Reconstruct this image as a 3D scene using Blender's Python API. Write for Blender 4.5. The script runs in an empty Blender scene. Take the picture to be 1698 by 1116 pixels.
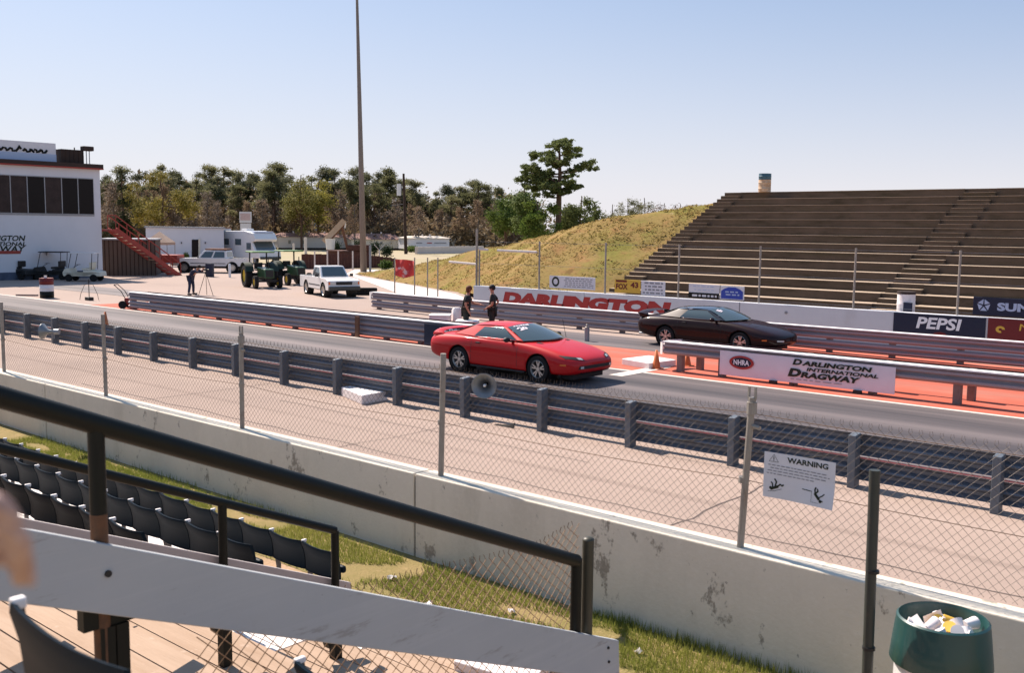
import bpy, bmesh, math, random
from mathutils import Vector, Matrix, Euler
R_ = math.radians
S = bpy.context.scene
COL = S.collection
rnd = random.Random(7)

# ---------------------------------------------------------------- camera
EYE = 3.62
_f = 1651.0
_d1 = Vector((-1080 - 849, -(357 - 558), -_f))
_X = (-_d1).normalized()
_x2 = -(_d1.y * (-(396 - 558)) + _f * _f) / _d1.x
_Y = Vector((_x2, -(396 - 558), -_f)).normalized()
_Z = _X.cross(_Y)
ROT = Matrix((_X, _Y, _Z))                     # world <- camera
cd = bpy.data.cameras.new('camera'); cam = bpy.data.objects.new('camera', cd); COL.objects.link(cam)
cam.matrix_world = Matrix.Translation((0, 0, EYE)) @ ROT.to_4x4()
cd.sensor_width = 36; cd.lens = 35.0; cd.clip_start = .05; cd.clip_end = 2000
cd.dof.use_dof = True; cd.dof.focus_distance = 20.0; cd.dof.aperture_fstop = 5.0
S.camera = cam

# ---------------------------------------------------------------- light
SUN_EL, SUN_AZ = R_(47), R_(7)                 # azimuth measured from -X towards +Y
sdir = Vector((-math.cos(SUN_EL) * math.cos(SUN_AZ), math.cos(SUN_EL) * math.sin(SUN_AZ), math.sin(SUN_EL)))
w = bpy.data.worlds.new("World"); S.world = w; w.use_nodes = True
nt = w.node_tree; bg = nt.nodes['Background']
sky = nt.nodes.new('ShaderNodeTexSky'); sky.sky_type = 'NISHITA'; sky.sun_disc = False
sky.sun_elevation = SUN_EL
sky.sun_rotation = math.atan2(sdir.x, sdir.y)
sky.air_density = 1.0; sky.dust_density = .6; sky.ozone_density = 4.0; sky.altitude = 50
# thin high haze whitens the sky: mix the sky with a pale lavender, more towards the horizon
mxs = nt.nodes.new('ShaderNodeMix'); mxs.data_type = 'RGBA'; mxs.inputs[7].default_value = (4.0, 4.0, 5.0, 1)
tcw = nt.nodes.new('ShaderNodeTexCoord'); sep = nt.nodes.new('ShaderNodeSeparateXYZ'); nt.links.new(tcw.outputs['Generated'], sep.inputs[0])
crw = nt.nodes.new('ShaderNodeValToRGB'); crw.color_ramp.elements[0].position = .0; crw.color_ramp.elements[1].position = .36
crw.color_ramp.elements[0].color = (.495, .475, .50, 1); crw.color_ramp.elements[1].color = (.20, .26, .375, 1)
scl = nt.nodes.new('ShaderNodeVectorMath'); scl.operation = 'SCALE'; scl.inputs[3].default_value = 9.4
nt.links.new(sep.outputs[2], crw.inputs[0]); nt.links.new(crw.outputs[0], scl.inputs[0]); nt.links.new(scl.outputs[0], mxs.inputs[7])
mrw = nt.nodes.new('ShaderNodeMapRange'); mrw.inputs[1].default_value = 0; mrw.inputs[2].default_value = .36; mrw.inputs[3].default_value = .97; mrw.inputs[4].default_value = .55
nt.links.new(sep.outputs[2], mrw.inputs[0]); nt.links.new(mrw.outputs[0], mxs.inputs[0])
dtw = nt.nodes.new('ShaderNodeVectorMath'); dtw.operation = 'DOT_PRODUCT'; dtw.inputs[1].default_value = (-math.cos(SUN_AZ), math.sin(SUN_AZ), 0); nt.links.new(tcw.outputs['Generated'], dtw.inputs[0])
m1w = nt.nodes.new('ShaderNodeMapRange'); m1w.inputs[1].default_value = .95; m1w.inputs[2].default_value = .25; m1w.inputs[3].default_value = 0; m1w.inputs[4].default_value = .8; nt.links.new(dtw.outputs['Value'], m1w.inputs[0])
m2w = nt.nodes.new('ShaderNodeMapRange'); m2w.inputs[1].default_value = .04; m2w.inputs[2].default_value = .34; nt.links.new(sep.outputs[2], m2w.inputs[0])
fw_ = nt.nodes.new('ShaderNodeMath'); fw_.operation = 'MULTIPLY'; nt.links.new(m1w.outputs[0], fw_.inputs[0]); nt.links.new(m2w.outputs[0], fw_.inputs[1])
mx2 = nt.nodes.new('ShaderNodeMix'); mx2.data_type = 'RGBA'; mx2.inputs[7].default_value = (1.15, 2.0, 3.5, 1); nt.links.new(fw_.outputs[0], mx2.inputs[0]); nt.links.new(mxs.outputs[2], mx2.inputs[6])
nt.links.new(sky.outputs[0], mxs.inputs[6]); nt.links.new(mx2.outputs[2], bg.inputs[0]); bg.inputs[1].default_value = 0.10
ld = bpy.data.lights.new('sun', 'SUN'); ld.energy = 5.0; ld.angle = R_(.5); ld.color = (1, .88, .77)
sun = bpy.data.objects.new('sun', ld); COL.objects.link(sun)
sun.rotation_euler = sdir.to_track_quat('Z', 'Y').to_euler(); sun.location = (-40, 10, 60)
S.view_settings.view_transform = 'Standard'; S.view_settings.look = 'None'
S.view_settings.exposure = 0.90; S.view_settings.gamma = 1

# ---------------------------------------------------------------- helpers
def ray(px, py): return ROT @ Vector((px - 849, -(py - 558), -_f))
def G(px, py, z=0.0):
    d = ray(px, py); t = (z - EYE) / d.z; return Vector((d.x * t, d.y * t, z))
def onY(px, py, y):
    d = ray(px, py); t = y / d.y; return Vector((d.x * t, y, EYE + d.z * t))
def atd(px, py, dep):
    d = ray(px, py) * (dep / _f); return Vector((d.x, d.y, EYE + d.z))

def lerp0(a, b, t): return a + (b - a) * t
def tag(o, label=None, cat=None, group=None, kind=None):
    if label: o['label'] = label
    if cat: o['category'] = cat
    if group: o['group'] = group
    if kind: o['kind'] = kind
    return o
def thing(name, label, cat, loc=(0, 0, 0), rz=0.0, group=None):
    o = bpy.data.objects.new(name, None); COL.objects.link(o)
    o.location = loc; o.rotation_euler = (0, 0, rz); o.empty_display_size = .1
    return tag(o, label, cat, group)
def copy_tree(o, parent=None):
    c = o.copy(); COL.objects.link(c)
    if parent: c.parent = parent
    for ch in list(o.children): copy_tree(ch, c)
    return c

class MB:
    def __init__(s): s.v = []; s.f = []; s.m = []
    def add(s, vs, fs, mi=0):
        b = len(s.v); s.v += [tuple(v) for v in vs]
        for f in fs: s.f.append([b + i for i in f]); s.m.append(mi)
    def box(s, x0, x1, y0, y1, z0, z1, mi=0):
        s.hexa([(x0,y0,z0),(x1,y0,z0),(x1,y1,z0),(x0,y1,z0),(x0,y0,z1),(x1,y0,z1),(x1,y1,z1),(x0,y1,z1)], mi)
    def hexa(s, p, mi=0):
        s.add(p, [(0,3,2,1),(4,5,6,7),(0,1,5,4),(1,2,6,5),(2,3,7,6),(3,0,4,7)], mi)
    def obox(s, c, hx, hy, hz, mi=0):          # half-axis vectors
        c = Vector(c); hx = Vector(hx); hy = Vector(hy); hz = Vector(hz)
        s.hexa([c-hx-hy-hz, c+hx-hy-hz, c+hx+hy-hz, c-hx+hy-hz, c-hx-hy+hz, c+hx-hy+hz, c+hx+hy+hz, c-hx+hy+hz], mi)
    def bar(s, p, q, w, h, up=(0, 0, 1), mi=0):
        p = Vector(p); q = Vector(q); d = q - p; u = Vector(up)
        a = d.cross(u)
        if a.length < 1e-6: a = d.cross(Vector((1, 0, 0)))
        a.normalize(); b = a.cross(d).normalized()
        s.obox((p + q) / 2, d / 2, a * w / 2, b * h / 2, mi)
    def cyl(s, p, q, r0, r1=None, n=12, mi=0, caps=True):
        if r1 is None: r1 = r0
        p = Vector(p); q = Vector(q); d = (q - p).normalized()
        a = d.orthogonal().normalized(); b = d.cross(a)
        vs = []
        for (c, r) in ((p, r0), (q, r1)):
            for i in range(n):
                t = 2 * math.pi * i / n; vs.append(c + a * (r * math.cos(t)) + b * (r * math.sin(t)))
        fs = [(i, (i + 1) % n, n + (i + 1) % n, n + i) for i in range(n)]
        if caps: fs += [tuple(range(n - 1, -1, -1)), tuple(range(n, 2 * n))]
        s.add(vs, fs, mi)
    def tube(s, pts, r, n=8, mi=0):
        pts = [Vector(p) for p in pts]; k = len(pts); vs = []
        a = None
        for i, p in enumerate(pts):
            d = (pts[min(i + 1, k - 1)] - pts[max(i - 1, 0)]).normalized()
            if a is None: a = d.orthogonal().normalized()
            a = (a - d * a.dot(d)); a = a.normalized() if a.length > 1e-6 else d.orthogonal().normalized()
            b = d.cross(a); rr = r[i] if isinstance(r, (list, tuple)) else r
            for j in range(n):
                t = 2 * math.pi * j / n; vs.append(p + a * (rr * math.cos(t)) + b * (rr * math.sin(t)))
        fs = [(i * n + j, i * n + (j + 1) % n, (i + 1) * n + (j + 1) % n, (i + 1) * n + j) for i in range(k - 1) for j in range(n)]
        fs += [tuple(range(n - 1, -1, -1)), tuple(range((k - 1) * n, k * n))]
        s.add(vs, fs, mi)
    def lathe(s, prof, c=(0, 0, 0), ax='z', n=24, mi=0):   # prof: (r, h)
        c = Vector(c); vs = []
        for (r, h) in prof:
            for j in range(n):
                t = 2 * math.pi * j / n; x, y = r * math.cos(t), r * math.sin(t)
                vs.append(c + (Vector((x, y, h)) if ax == 'z' else Vector((x, h, y)) if ax == 'y' else Vector((h, x, y))))
        k = len(prof)
        s.add(vs, [(i * n + j, i * n + (j + 1) % n, (i + 1) * n + (j + 1) % n, (i + 1) * n + j) for i in range(k - 1) for j in range(n)], mi)
    def grid(s, rows, mi=0, close=False):
        k = len(rows); n = len(rows[0]); vs = [p for r in rows for p in r]
        fs = [(i * n + j, i * n + (j + 1) % n, (i + 1) * n + (j + 1) % n, (i + 1) * n + j) for i in range(k - 1) for j in range(n if close else n - 1)]
        s.add(vs, fs, mi)
    def prism(s, poly, o, ux, uy, depth, mi=0):            # 2-D poly in plane o+ux,uy, extruded by the vector depth
        o = Vector(o); ux = Vector(ux); uy = Vector(uy); dp = Vector(depth); n = len(poly)
        a = [o + ux * x + uy * y for x, y in poly]; b = [p + dp for p in a]
        s.add(a + b, [tuple(range(n)), tuple(range(2 * n - 1, n - 1, -1))] + [(i, n + i, n + (i + 1) % n, (i + 1) % n) for i in range(n)], mi)
    def sphere(s, c, r, n=12, k=8, mi=0):
        c = Vector(c); rx, ry, rz = (r, r, r) if not isinstance(r, (tuple, list)) else r
        rows = []
        for i in range(k + 1):
            ph = math.pi * i / k - math.pi / 2
            rows.append([c + Vector((rx * math.cos(ph) * math.cos(2 * math.pi * j / n), ry * math.cos(ph) * math.sin(2 * math.pi * j / n), rz * math.sin(ph))) for j in range(n)])
        s.grid(rows, mi, True)
    def build(s, name, mat, parent=None, world=False, smooth=False, bevel=0, sub=0, auto=None):
        vs = s.v
        if world and parent is not None:
            l = parent.location; vs = [(v[0] - l.x, v[1] - l.y, v[2] - l.z) for v in vs]
        me = bpy.data.meshes.new(name); me.from_pydata(vs, [], s.f)
        mats = mat if isinstance(mat, (list, tuple)) else [mat]
        for m in mats: me.materials.append(m)
        if len(mats) > 1:
            me.polygons.foreach_set('material_index', s.m)
        bm = bmesh.new(); bm.from_mesh(me)
        bmesh.ops.remove_doubles(bm, verts=bm.verts, dist=1e-5) if (smooth or sub) else None
        bmesh.ops.recalc_face_normals(bm, faces=bm.faces)
        bm.to_mesh(me); bm.free()
        if smooth: me.polygons.foreach_set('use_smooth', [True] * len(me.polygons))
        o = bpy.data.objects.new(name, me); COL.objects.link(o)
        if parent is not None: o.parent = parent
        if bevel:
            b = o.modifiers.new('bevel', 'BEVEL'); b.width = bevel; b.segments = 2; b.limit_method = 'ANGLE'; b.angle_limit = R_(35)
        if sub:
            b = o.modifiers.new('sub', 'SUBSURF'); b.levels = sub; b.render_levels = sub
        if auto:
            me.polygons.foreach_set('use_smooth', [True] * len(me.polygons))
            b = o.modifiers.new('es', 'EDGE_SPLIT'); b.split_angle = R_(auto)
        return o

def bake(o):                                    # apply all modifiers
    dg = bpy.context.evaluated_depsgraph_get(); dg.update()
    me = bpy.data.meshes.new_from_object(o.evaluated_get(dg), depsgraph=dg)
    o.modifiers.clear(); o.data = me; return o

def textmesh(mb, s, o, ux, uy, w, h, depth=.003, shear=0, off=0.0, mi=0, spacing=1.0, only_w=False):
    """letters of the string s filling w x h from the corner o along ux, uy, standing out along ux x uy"""
    cu = bpy.data.curves.new('t', 'FONT'); cu.body = s; cu.size = 1; cu.offset = off; cu.space_character = spacing; cu.resolution_u = 3
    ob = bpy.data.objects.new('t', cu); COL.objects.link(ob)
    dg = bpy.context.evaluated_depsgraph_get(); dg.update()
    me = bpy.data.meshes.new_from_object(ob.evaluated_get(dg), depsgraph=dg)
    bpy.data.objects.remove(ob); bpy.data.curves.remove(cu)
    xs = [v.co.x for v in me.vertices]; ys = [v.co.y for v in me.vertices]
    x0, x1, y0, y1 = min(xs), max(xs), min(ys), max(ys)
    ux = Vector(ux).normalized(); uy = Vector(uy).normalized(); nz = ux.cross(uy); o = Vector(o)
    sx = w / (x1 - x0); sy = sx if h is None else h / (y1 - y0)
    P = [o + ux * ((v.co.x - x0) * sx + shear * (v.co.y - y0) * sy) + uy * ((v.co.y - y0) * sy) + nz * depth for v in me.vertices]
    mb.add(P, [tuple(p.vertices) for p in me.polygons], mi)
    bpy.data.meshes.remove(me)

# ---------------------------------------------------------------- materials
def M(name, col, rough=.6, metal=0, col2=None, scale=4, amt=.5, bump=0, bscale=30, spec=.4, coat=0, detail=6, emit=0, stretch=None, contrast=None):
    m = bpy.data.materials.new(name); m.use_nodes = True; t = m.node_tree; b = t.nodes['Principled BSDF']
    b.inputs['Roughness'].default_value = rough; b.inputs['Metallic'].default_value = metal
    b.inputs['Specular IOR Level'].default_value = spec
    b.inputs['Base Color'].default_value = (*col, 1)
    if coat: b.inputs['Coat Weight'].default_value = coat; b.inputs['Coat Roughness'].default_value = .04
    if emit: b.inputs['Emission Color'].default_value = (*col, 1); b.inputs['Emission Strength'].default_value = emit
    tc = t.nodes.new('ShaderNodeTexCoord'); vec = tc.outputs['Object']
    if stretch:
        mp = t.nodes.new('ShaderNodeMapping'); mp.inputs['Scale'].default_value = stretch; t.links.new(vec, mp.inputs[0]); vec = mp.outputs[0]
    if col2:
        n = t.nodes.new('ShaderNodeTexNoise'); n.inputs['Scale'].default_value = scale; n.inputs['Detail'].default_value = detail; n.inputs['Roughness'].default_value = .65
        t.links.new(vec, n.inputs['Vector'])
        r = t.nodes.new('ShaderNodeValToRGB'); lo, hi = contrast or (.5 - amt / 2, .5 + amt / 2)
        r.color_ramp.elements[0].position = lo; r.color_ramp.elements[1].position = hi
        r.color_ramp.elements[0].color = (*col, 1); r.color_ramp.elements[1].color = (*col2, 1)
        t.links.new(n.outputs[0], r.inputs[0]); t.links.new(r.outputs[0], b.inputs['Base Color'])
    if bump:
        n2 = t.nodes.new('ShaderNodeTexNoise'); n2.inputs['Scale'].default_value = bscale; n2.inputs['Detail'].default_value = 4
        t.links.new(vec, n2.inputs['Vector'])
        bp = t.nodes.new('ShaderNodeBump'); bp.inputs['Strength'].default_value = bump; bp.inputs['Distance'].default_value = .02
        t.links.new(n2.outputs[0], bp.inputs['Height']); t.links.new(bp.outputs[0], b.inputs['Normal'])
    return m

def layered(m, layers):
    """overlay masks on a material: each (scale, lo, hi, colour, stretch)"""
    t = m.node_tree; b = t.nodes['Principled BSDF']; tc = [n for n in t.nodes if n.type == 'TEX_COORD'][0]
    for (sc, lo, hi, c, st, fac) in layers:
        mp = t.nodes.new('ShaderNodeMapping'); mp.inputs['Scale'].default_value = st or (1, 1, 1); t.links.new(tc.outputs['Object'], mp.inputs[0])
        n = t.nodes.new('ShaderNodeTexNoise'); n.inputs['Scale'].default_value = sc; n.inputs['Detail'].default_value = 7; n.inputs['Roughness'].default_value = .7
        t.links.new(mp.outputs[0], n.inputs['Vector'])
        r = t.nodes.new('ShaderNodeMapRange'); r.inputs[1].default_value = lo; r.inputs[2].default_value = hi; r.inputs[3].default_value = 0; r.inputs[4].default_value = fac
        t.links.new(n.outputs[0], r.inputs[0])
        mx = t.nodes.new('ShaderNodeMix'); mx.data_type = 'RGBA'
        src = b.inputs['Base Color'].links[0].from_socket if b.inputs['Base Color'].links else None
        if src: t.links.new(src, mx.inputs[6])
        else: mx.inputs[6].default_value = b.inputs['Base Color'].default_value
        mx.inputs[7].default_value = (*c, 1); t.links.new(r.outputs[0], mx.inputs[0]); t.links.new(mx.outputs[2], b.inputs['Base Color'])
    return m

def glass(name, col=(.02, .025, .03), rough=.03, spec=.8):
    return M(name, col, rough=rough, spec=spec)

def foliage(name, c1, c2, trans=.25):
    m = bpy.data.materials.new(name); m.use_nodes = True; t = m.node_tree; b = t.nodes['Principled BSDF']
    b.inputs['Roughness'].default_value = .75; b.inputs['Specular IOR Level'].default_value = .15
    geo = t.nodes.new('ShaderNodeNewGeometry'); oi = t.nodes.new('ShaderNodeObjectInfo')
    n = t.nodes.new('ShaderNodeTexNoise'); n.inputs['Scale'].default_value = .45; n.inputs['Detail'].default_value = 3
    t.links.new(geo.outputs['Position'], n.inputs['Vector'])
    ad = t.nodes.new('ShaderNodeMath'); ad.operation = 'ADD'; t.links.new(n.outputs[0], ad.inputs[0])
    ml = t.nodes.new('ShaderNodeMath'); ml.operation = 'MULTIPLY_ADD'; ml.inputs[1].default_value = .3; ml.inputs[2].default_value = -.15
    t.links.new(oi.outputs['Random'], ml.inputs[0]); t.links.new(ml.outputs[0], ad.inputs[1])
    r = t.nodes.new('ShaderNodeValToRGB'); r.color_ramp.elements[0].position = .3; r.color_ramp.elements[1].position = .7
    r.color_ramp.elements[0].color = (*c1, 1); r.color_ramp.elements[1].color = (*c2, 1)
    t.links.new(ad.outputs[0], r.inputs[0]); t.links.new(r.outputs[0], b.inputs['Base Color'])
    tr = t.nodes.new('ShaderNodeBsdfTranslucent'); t.links.new(r.outputs[0], tr.inputs[0])
    mx = t.nodes.new('ShaderNodeMixShader'); mx.inputs[0].default_value = trans
    out = [x for x in t.nodes if x.type == 'OUTPUT_MATERIAL'][0]
    t.links.new(b.outputs[0], mx.inputs[1]); t.links.new(tr.outputs[0], mx.inputs[2]); t.links.new(mx.outputs[0], out.inputs[0])
    return m

MT = {}
MT['shoulder'] = layered(M('pale_asphalt', (.385, .295, .245), .95, col2=(.315, .24, .20), scale=.35, amt=.5, bump=.5, bscale=60, spec=.1),
    [(55, .52, .75, (.45, .35, .3), None, .55), (90, .55, .72, (.13, .10, .09), None, .5), (.12, .45, .8, (.24, .19, .165), None, .5)])
MT['pit'] = layered(M('pit_asphalt', (.38, .295, .25), .95, col2=(.31, .24, .205), scale=.12, amt=.5, bump=.3, bscale=30, spec=.1),
    [(20, .5, .75, (.42, .34, .30), None, .4), (.4, .55, .75, (.24, .19, .17), (.25, 1, 1), .5)])
MT['lane'] = layered(M('strip_surface', (.165, .135, .13), .7, col2=(.125, .105, .105), scale=.25, amt=.5, bump=.25, bscale=60, spec=.25, stretch=(.12, 1, 1)),
    [(1.6, .48, .66, (.055, .05, .055), (.03, 1, 1), .75), (40, .5, .75, (.24, .2, .19), None, .35), (.5, .5, .7, (.21, .165, .155), (.1, .6, 1), .6)])
MT['orange'] = layered(M('orange_paint', (.46, .105, .06), .85, col2=(.40, .10, .065), scale=.8, amt=.5, spec=.2),
    [(.9, .5, .75, (.43, .19, .14), (.3, 1, 1), .8), (30, .58, .75, (.3, .12, .08), None, .4)])
MT['white_line'] = M('white_line_paint', (.72, .66, .6), .8, col2=(.5, .45, .4), scale=3, amt=.5)
MT['concrete'] = layered(M('painted_concrete', (.70, .63, .52), .9, col2=(.62, .56, .46), scale=1.2, amt=.5, bump=.25, bscale=25, spec=.15),
    [(3.0, .60, .645, (.17, .14, .11), (1, 1, .7), .75), (1.0, .56, .75, (.40, .35, .27), (1.5, 1, .25), .5), (.9, .5, .72, (.52, .46, .37), (1, 1, .3), .55), (9, .66, .7, (.08, .065, .05), None, .8), (18, .5, .8, (.76, .70, .6), None, .4)])
MT['wall_white'] = layered(M('white_wall_paint', (.60, .60, .62), .8, col2=(.55, .55, .58), scale=1.5, amt=.5, spec=.2), [(.8, .55, .75, (.45, .44, .44), (1, 1, .4), .5)])
MT['path_white'] = M('pale_concrete', (.62, .56, .52), .9, col2=(.52, .46, .42), scale=.7, amt=.5)
MT['dirt'] = layered(M('tan_dirt', (.42, .28, .18), .95, col2=(.33, .22, .13), scale=1.5, amt=.5, bump=.6, bscale=30, spec=.1), [(12, .55, .7, (.5, .38, .27), None, .5), (.9, .52, .62, (.16, .17, .04), None, .6)])
MT['turf'] = layered(M('verge_ground', (.16, .145, .045), .95, col2=(.30, .215, .105), scale=1.1, amt=.35, bump=.8, bscale=40, spec=.1), [(4, .55, .68, (.35, .25, .13), None, .7)])
MT['hill'] = layered(M('dry_grass_bank', (.26, .17, .068), .95, col2=(.20, .15, .05), scale=.22, amt=.4, bump=1.0, bscale=3.5, spec=.05),
    [(.9, .5, .62, (.27, .14, .06), None, .7), (.28, .5, .62, (.165, .16, .035), (1, 1, 1), .75), (7, .52, .66, (.10, .062, .022), None, .7), (1.1, .60, .66, (.13, .07, .03), (1, .5, 1), .7), (2.2, .62, .68, (.36, .25, .15), None, .6)])
MT['field'] = M('far_field', (.36, .28, .2), .95, col2=(.28, .25, .12), scale=.06, amt=.5)
MT['galv'] = layered(M('galvanised_steel', (.30, .31, .33), .5, metal=.35, col2=(.22, .23, .25), scale=3, amt=.5, spec=.5), [(9, .55, .75, (.16, .15, .15), None, .5), (1.3, .58, .7, (.25, .18, .13), (.4, 1, 2), .4)])
MT['galv_dark'] = layered(M('weathered_guardrail', (.135, .155, .19), .5, metal=.25, col2=(.085, .10, .125), scale=1.2, amt=.5, spec=.5), [(7, .55, .75, (.035, .035, .035), (.4, 1, 1), .5)])
MT['rail_pale'] = layered(M('pale_guardrail', (.34, .29, .30), .6, metal=.1, col2=(.26, .225, .24), scale=1.4, amt=.5, spec=.5, stretch=(.3, 1, 1)), [(6, .55, .72, (.22, .19, .2), (.15, 1, 2), .7), (2.2, .55, .7, (.42, .2, .16), (.3, 1, 1), .4)])
MT['cap_white'] = M('white_cap_paint', (.86, .82, .8), .6, col2=(.74, .68, .64), scale=2, amt=.4)
MT['rust'] = M('rusty_steel', (.25, .105, .05), .9, col2=(.12, .06, .04), scale=6, amt=.6)
MT['post_brown'] = M('rail_post_brown', (.26, .19, .17), .8, col2=(.18, .12, .1), scale=5, amt=.6)
MT['pipe_green'] = layered(M('dark_green_pipe', (.006, .008, .005), .5, col2=(.005, .0055, .005), scale=4, amt=.5, spec=.22), [(5, .66, .72, (.12, .05, .02), None, .8)])
MT['pipe_rust'] = M('rust_stained_pipe', (.16, .065, .025), .7, col2=(.03, .022, .016), scale=9, amt=.5)
MT['board'] = layered(M('white_painted_board', (.40, .415, .42), .7, col2=(.36, .375, .385), scale=1.2, amt=.5, spec=.3, bump=.08, bscale=14),
    [(1.9, .58, .72, (.27, .26, .25), None, .55), (16, .67, .72, (.10, .09, .08), None, .7), (3, .5, .8, (.46, .47, .47), (.3, .12, 6), .55), (7, .6, .66, (.24, .23, .21), (1, .25, 1.5), .6)])
MT['plank'] = layered(M('weathered_plank', (.44, .32, .235), .9, col2=(.34, .24, .17), scale=2.5, amt=.5, bump=.3, bscale=20, spec=.1, stretch=(.35, 3, 1)), [(3, .52, .7, (.3, .2, .13), (.3, 2, 1), .5), (8, .6, .72, (.56, .44, .36), None, .5)])
MT['plank_white'] = M('white_bleacher_floor', (.80, .74, .70), .85, col2=(.68, .61, .56), scale=3, amt=.4)
MT['seat'] = M('navy_seat_plastic', (.004, .013, .022), .5, col2=(.003, .009, .016), scale=4, amt=.6, spec=.07)
MT['seat_metal'] = M('seat_stanchion_metal', (.12, .105, .10), .6, metal=.2, col2=(.06, .05, .05), scale=10, amt=.5)
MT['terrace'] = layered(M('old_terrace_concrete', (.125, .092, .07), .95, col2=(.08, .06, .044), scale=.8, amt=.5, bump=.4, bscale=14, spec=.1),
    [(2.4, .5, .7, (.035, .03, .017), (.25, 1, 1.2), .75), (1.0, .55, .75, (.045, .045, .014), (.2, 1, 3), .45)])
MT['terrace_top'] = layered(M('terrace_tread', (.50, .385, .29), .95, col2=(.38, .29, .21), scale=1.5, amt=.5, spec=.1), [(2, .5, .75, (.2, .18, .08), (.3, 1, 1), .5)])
MT['tower'] = layered(M('tower_white', (.62, .63, .66), .8, col2=(.58, .59, .62), scale=.8, amt=.5, spec=.2), [(.7, .55, .8, (.5, .5, .5), (1, 1, .3), .4)])
MT['dglass'] = glass('dark_window_glass', (.010, .008, .009), .25, .12)
MT['cglass'] = glass('car_glass', (.055, .08, .09), .02)
MT['black'] = M('black_plastic', (.012, .012, .013), .55, spec=.4)
MT['rubber'] = M('tyre_rubber', (.016, .015, .015), .85, spec=.2)
MT['alloy'] = M('alloy_rim', (.55, .54, .52), .28, metal=.85)
MT['red_car'] = M('red_car_paint', (.50, .006, .008), .5, spec=.12, coat=.5, col2=(.46, .005, .007), scale=2)
MT['maroon_car'] = M('maroon_car_paint', (.018, .0008, .0015), .45, metal=.0, spec=.12, coat=.35, col2=(.009, .0005, .0008), scale=2)
MT['chrome'] = M('chrome', (.7, .7, .7), .15, metal=1)
MT['white_paint'] = M('white_vehicle_paint', (.74, .73, .72), .35, coat=.5, col2=(.68, .66, .64), scale=2, amt=.5)
MT['cream'] = M('cream_paint', (.66, .62, .5), .5, col2=(.6, .55, .43), scale=3)
MT['green_tractor'] = M('tractor_green', (.025, .085, .03), .4, coat=.3, col2=(.02, .06, .025), scale=4)
MT['yellow'] = M('yellow_paint', (.6, .42, .04), .5)
MT['orange_cone'] = M('cone_orange', (.62, .16, .04), .6, col2=(.5, .13, .04), scale=8)
MT['lens_amber'] = M('amber_lens', (.7, .16, .03), .3)
MT['lens_clear'] = M('lamp_lens', (.5, .5, .48), .1, spec=.8)
MT['lens_red'] = M('tail_lens', (.3, .01, .01), .2)
MT['ink'] = M('black_lettering', (.015, .022, .012), .7)
MT['ink_grey'] = M('small_print', (.22, .22, .24), .8)
MT['ink_red'] = M('red_lettering', (.36, .035, .03), .7)
MT['ink_white'] = M('white_lettering', (.78, .78, .8), .6)
MT['sign_white'] = M('sign_white', (.66, .65, .68), .6, col2=(.6, .6, .63), scale=3)
MT['banner_white'] = M('banner_vinyl', (.74, .66, .70), .55, col2=(.68, .6, .64), scale=2)
MT['navy'] = M('navy_sign', (.008, .012, .035), .55)
MT['blue_sign'] = M('blue_sign', (.03, .06, .35), .5)
MT['maroon_sign'] = M('maroon_sign', (.14, .012, .012), .6)
MT['yellow_sign'] = M('yellow_sign', (.62, .38, .05), .6)
MT['pale_blue'] = M('pale_blue_paint', (.38, .46, .62), .5)
MT['foam'] = M('white_block', (.80, .74, .72), .7, col2=(.7, .62, .6), scale=4, amt=.4)
MT['skin'] = M('skin', (.48, .23, .15), .55, col2=(.42, .18, .11), scale=9, spec=.35)
MT['black_cloth'] = M('black_shirt', (.014, .016, .015), .9, col2=(.022, .024, .022), scale=12)
MT['navy_cloth'] = M('navy_clothes', (.018, .022, .05), .9, col2=(.03, .035, .065), scale=12)
MT['dark_trousers'] = M('dark_trousers', (.022, .024, .02), .9)
MT['hair_red'] = M('auburn_hair', (.17, .05, .02), .8, col2=(.09, .03, .012), scale=30)
MT['hair_dark'] = M('dark_hair', (.015, .012, .01), .8)
MT['wire'] = M('chain_link_wire', (.17, .145, .125), .6, metal=.3, col2=(.11, .085, .07), scale=8)
MT['wire_rust'] = M('rusty_chain_link', (.30, .19, .11), .7, metal=.3, col2=(.17, .1, .06), scale=15)
MT['fence_post'] = layered(M('weathered_fence_post', (.34, .31, .27), .6, metal=.25, col2=(.24, .21, .18), scale=6, amt=.6), [(7, .55, .7, (.16, .09, .05), (1, 1, .5), .7)])
MT['stair_red'] = M('red_stair_paint', (.34, .045, .03), .6, col2=(.24, .04, .03), scale=4)
MT['bark'] = M('pine_bark', (.12, .07, .045), .95, col2=(.07, .042, .03), scale=3)
MT['bark_grey'] = M('grey_bark', (.16, .13, .11), .95, col2=(.1, .08, .07), scale=2)
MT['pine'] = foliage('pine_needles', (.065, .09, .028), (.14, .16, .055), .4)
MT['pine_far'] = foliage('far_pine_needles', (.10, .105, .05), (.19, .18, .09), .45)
MT['spring'] = foliage('yellow_spring_leaves', (.20, .165, .028), (.32, .25, .05), .4)
MT['twig'] = foliage('bare_twigs', (.16, .115, .08), (.26, .185, .125), .3)
MT['bush'] = foliage('bush_leaves', (.06, .10, .02), (.14, .18, .04), .35)
MT['cypress'] = foliage('dark_cypress', (.018, .026, .016), (.035, .045, .022), .1)
MT['grass'] = foliage('grass_blades', (.13, .18, .028), (.28, .28, .065), .4)
MT['boxwood'] = foliage('dark_bush_leaves', (.015, .03, .012), (.035, .055, .02), .1)

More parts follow.
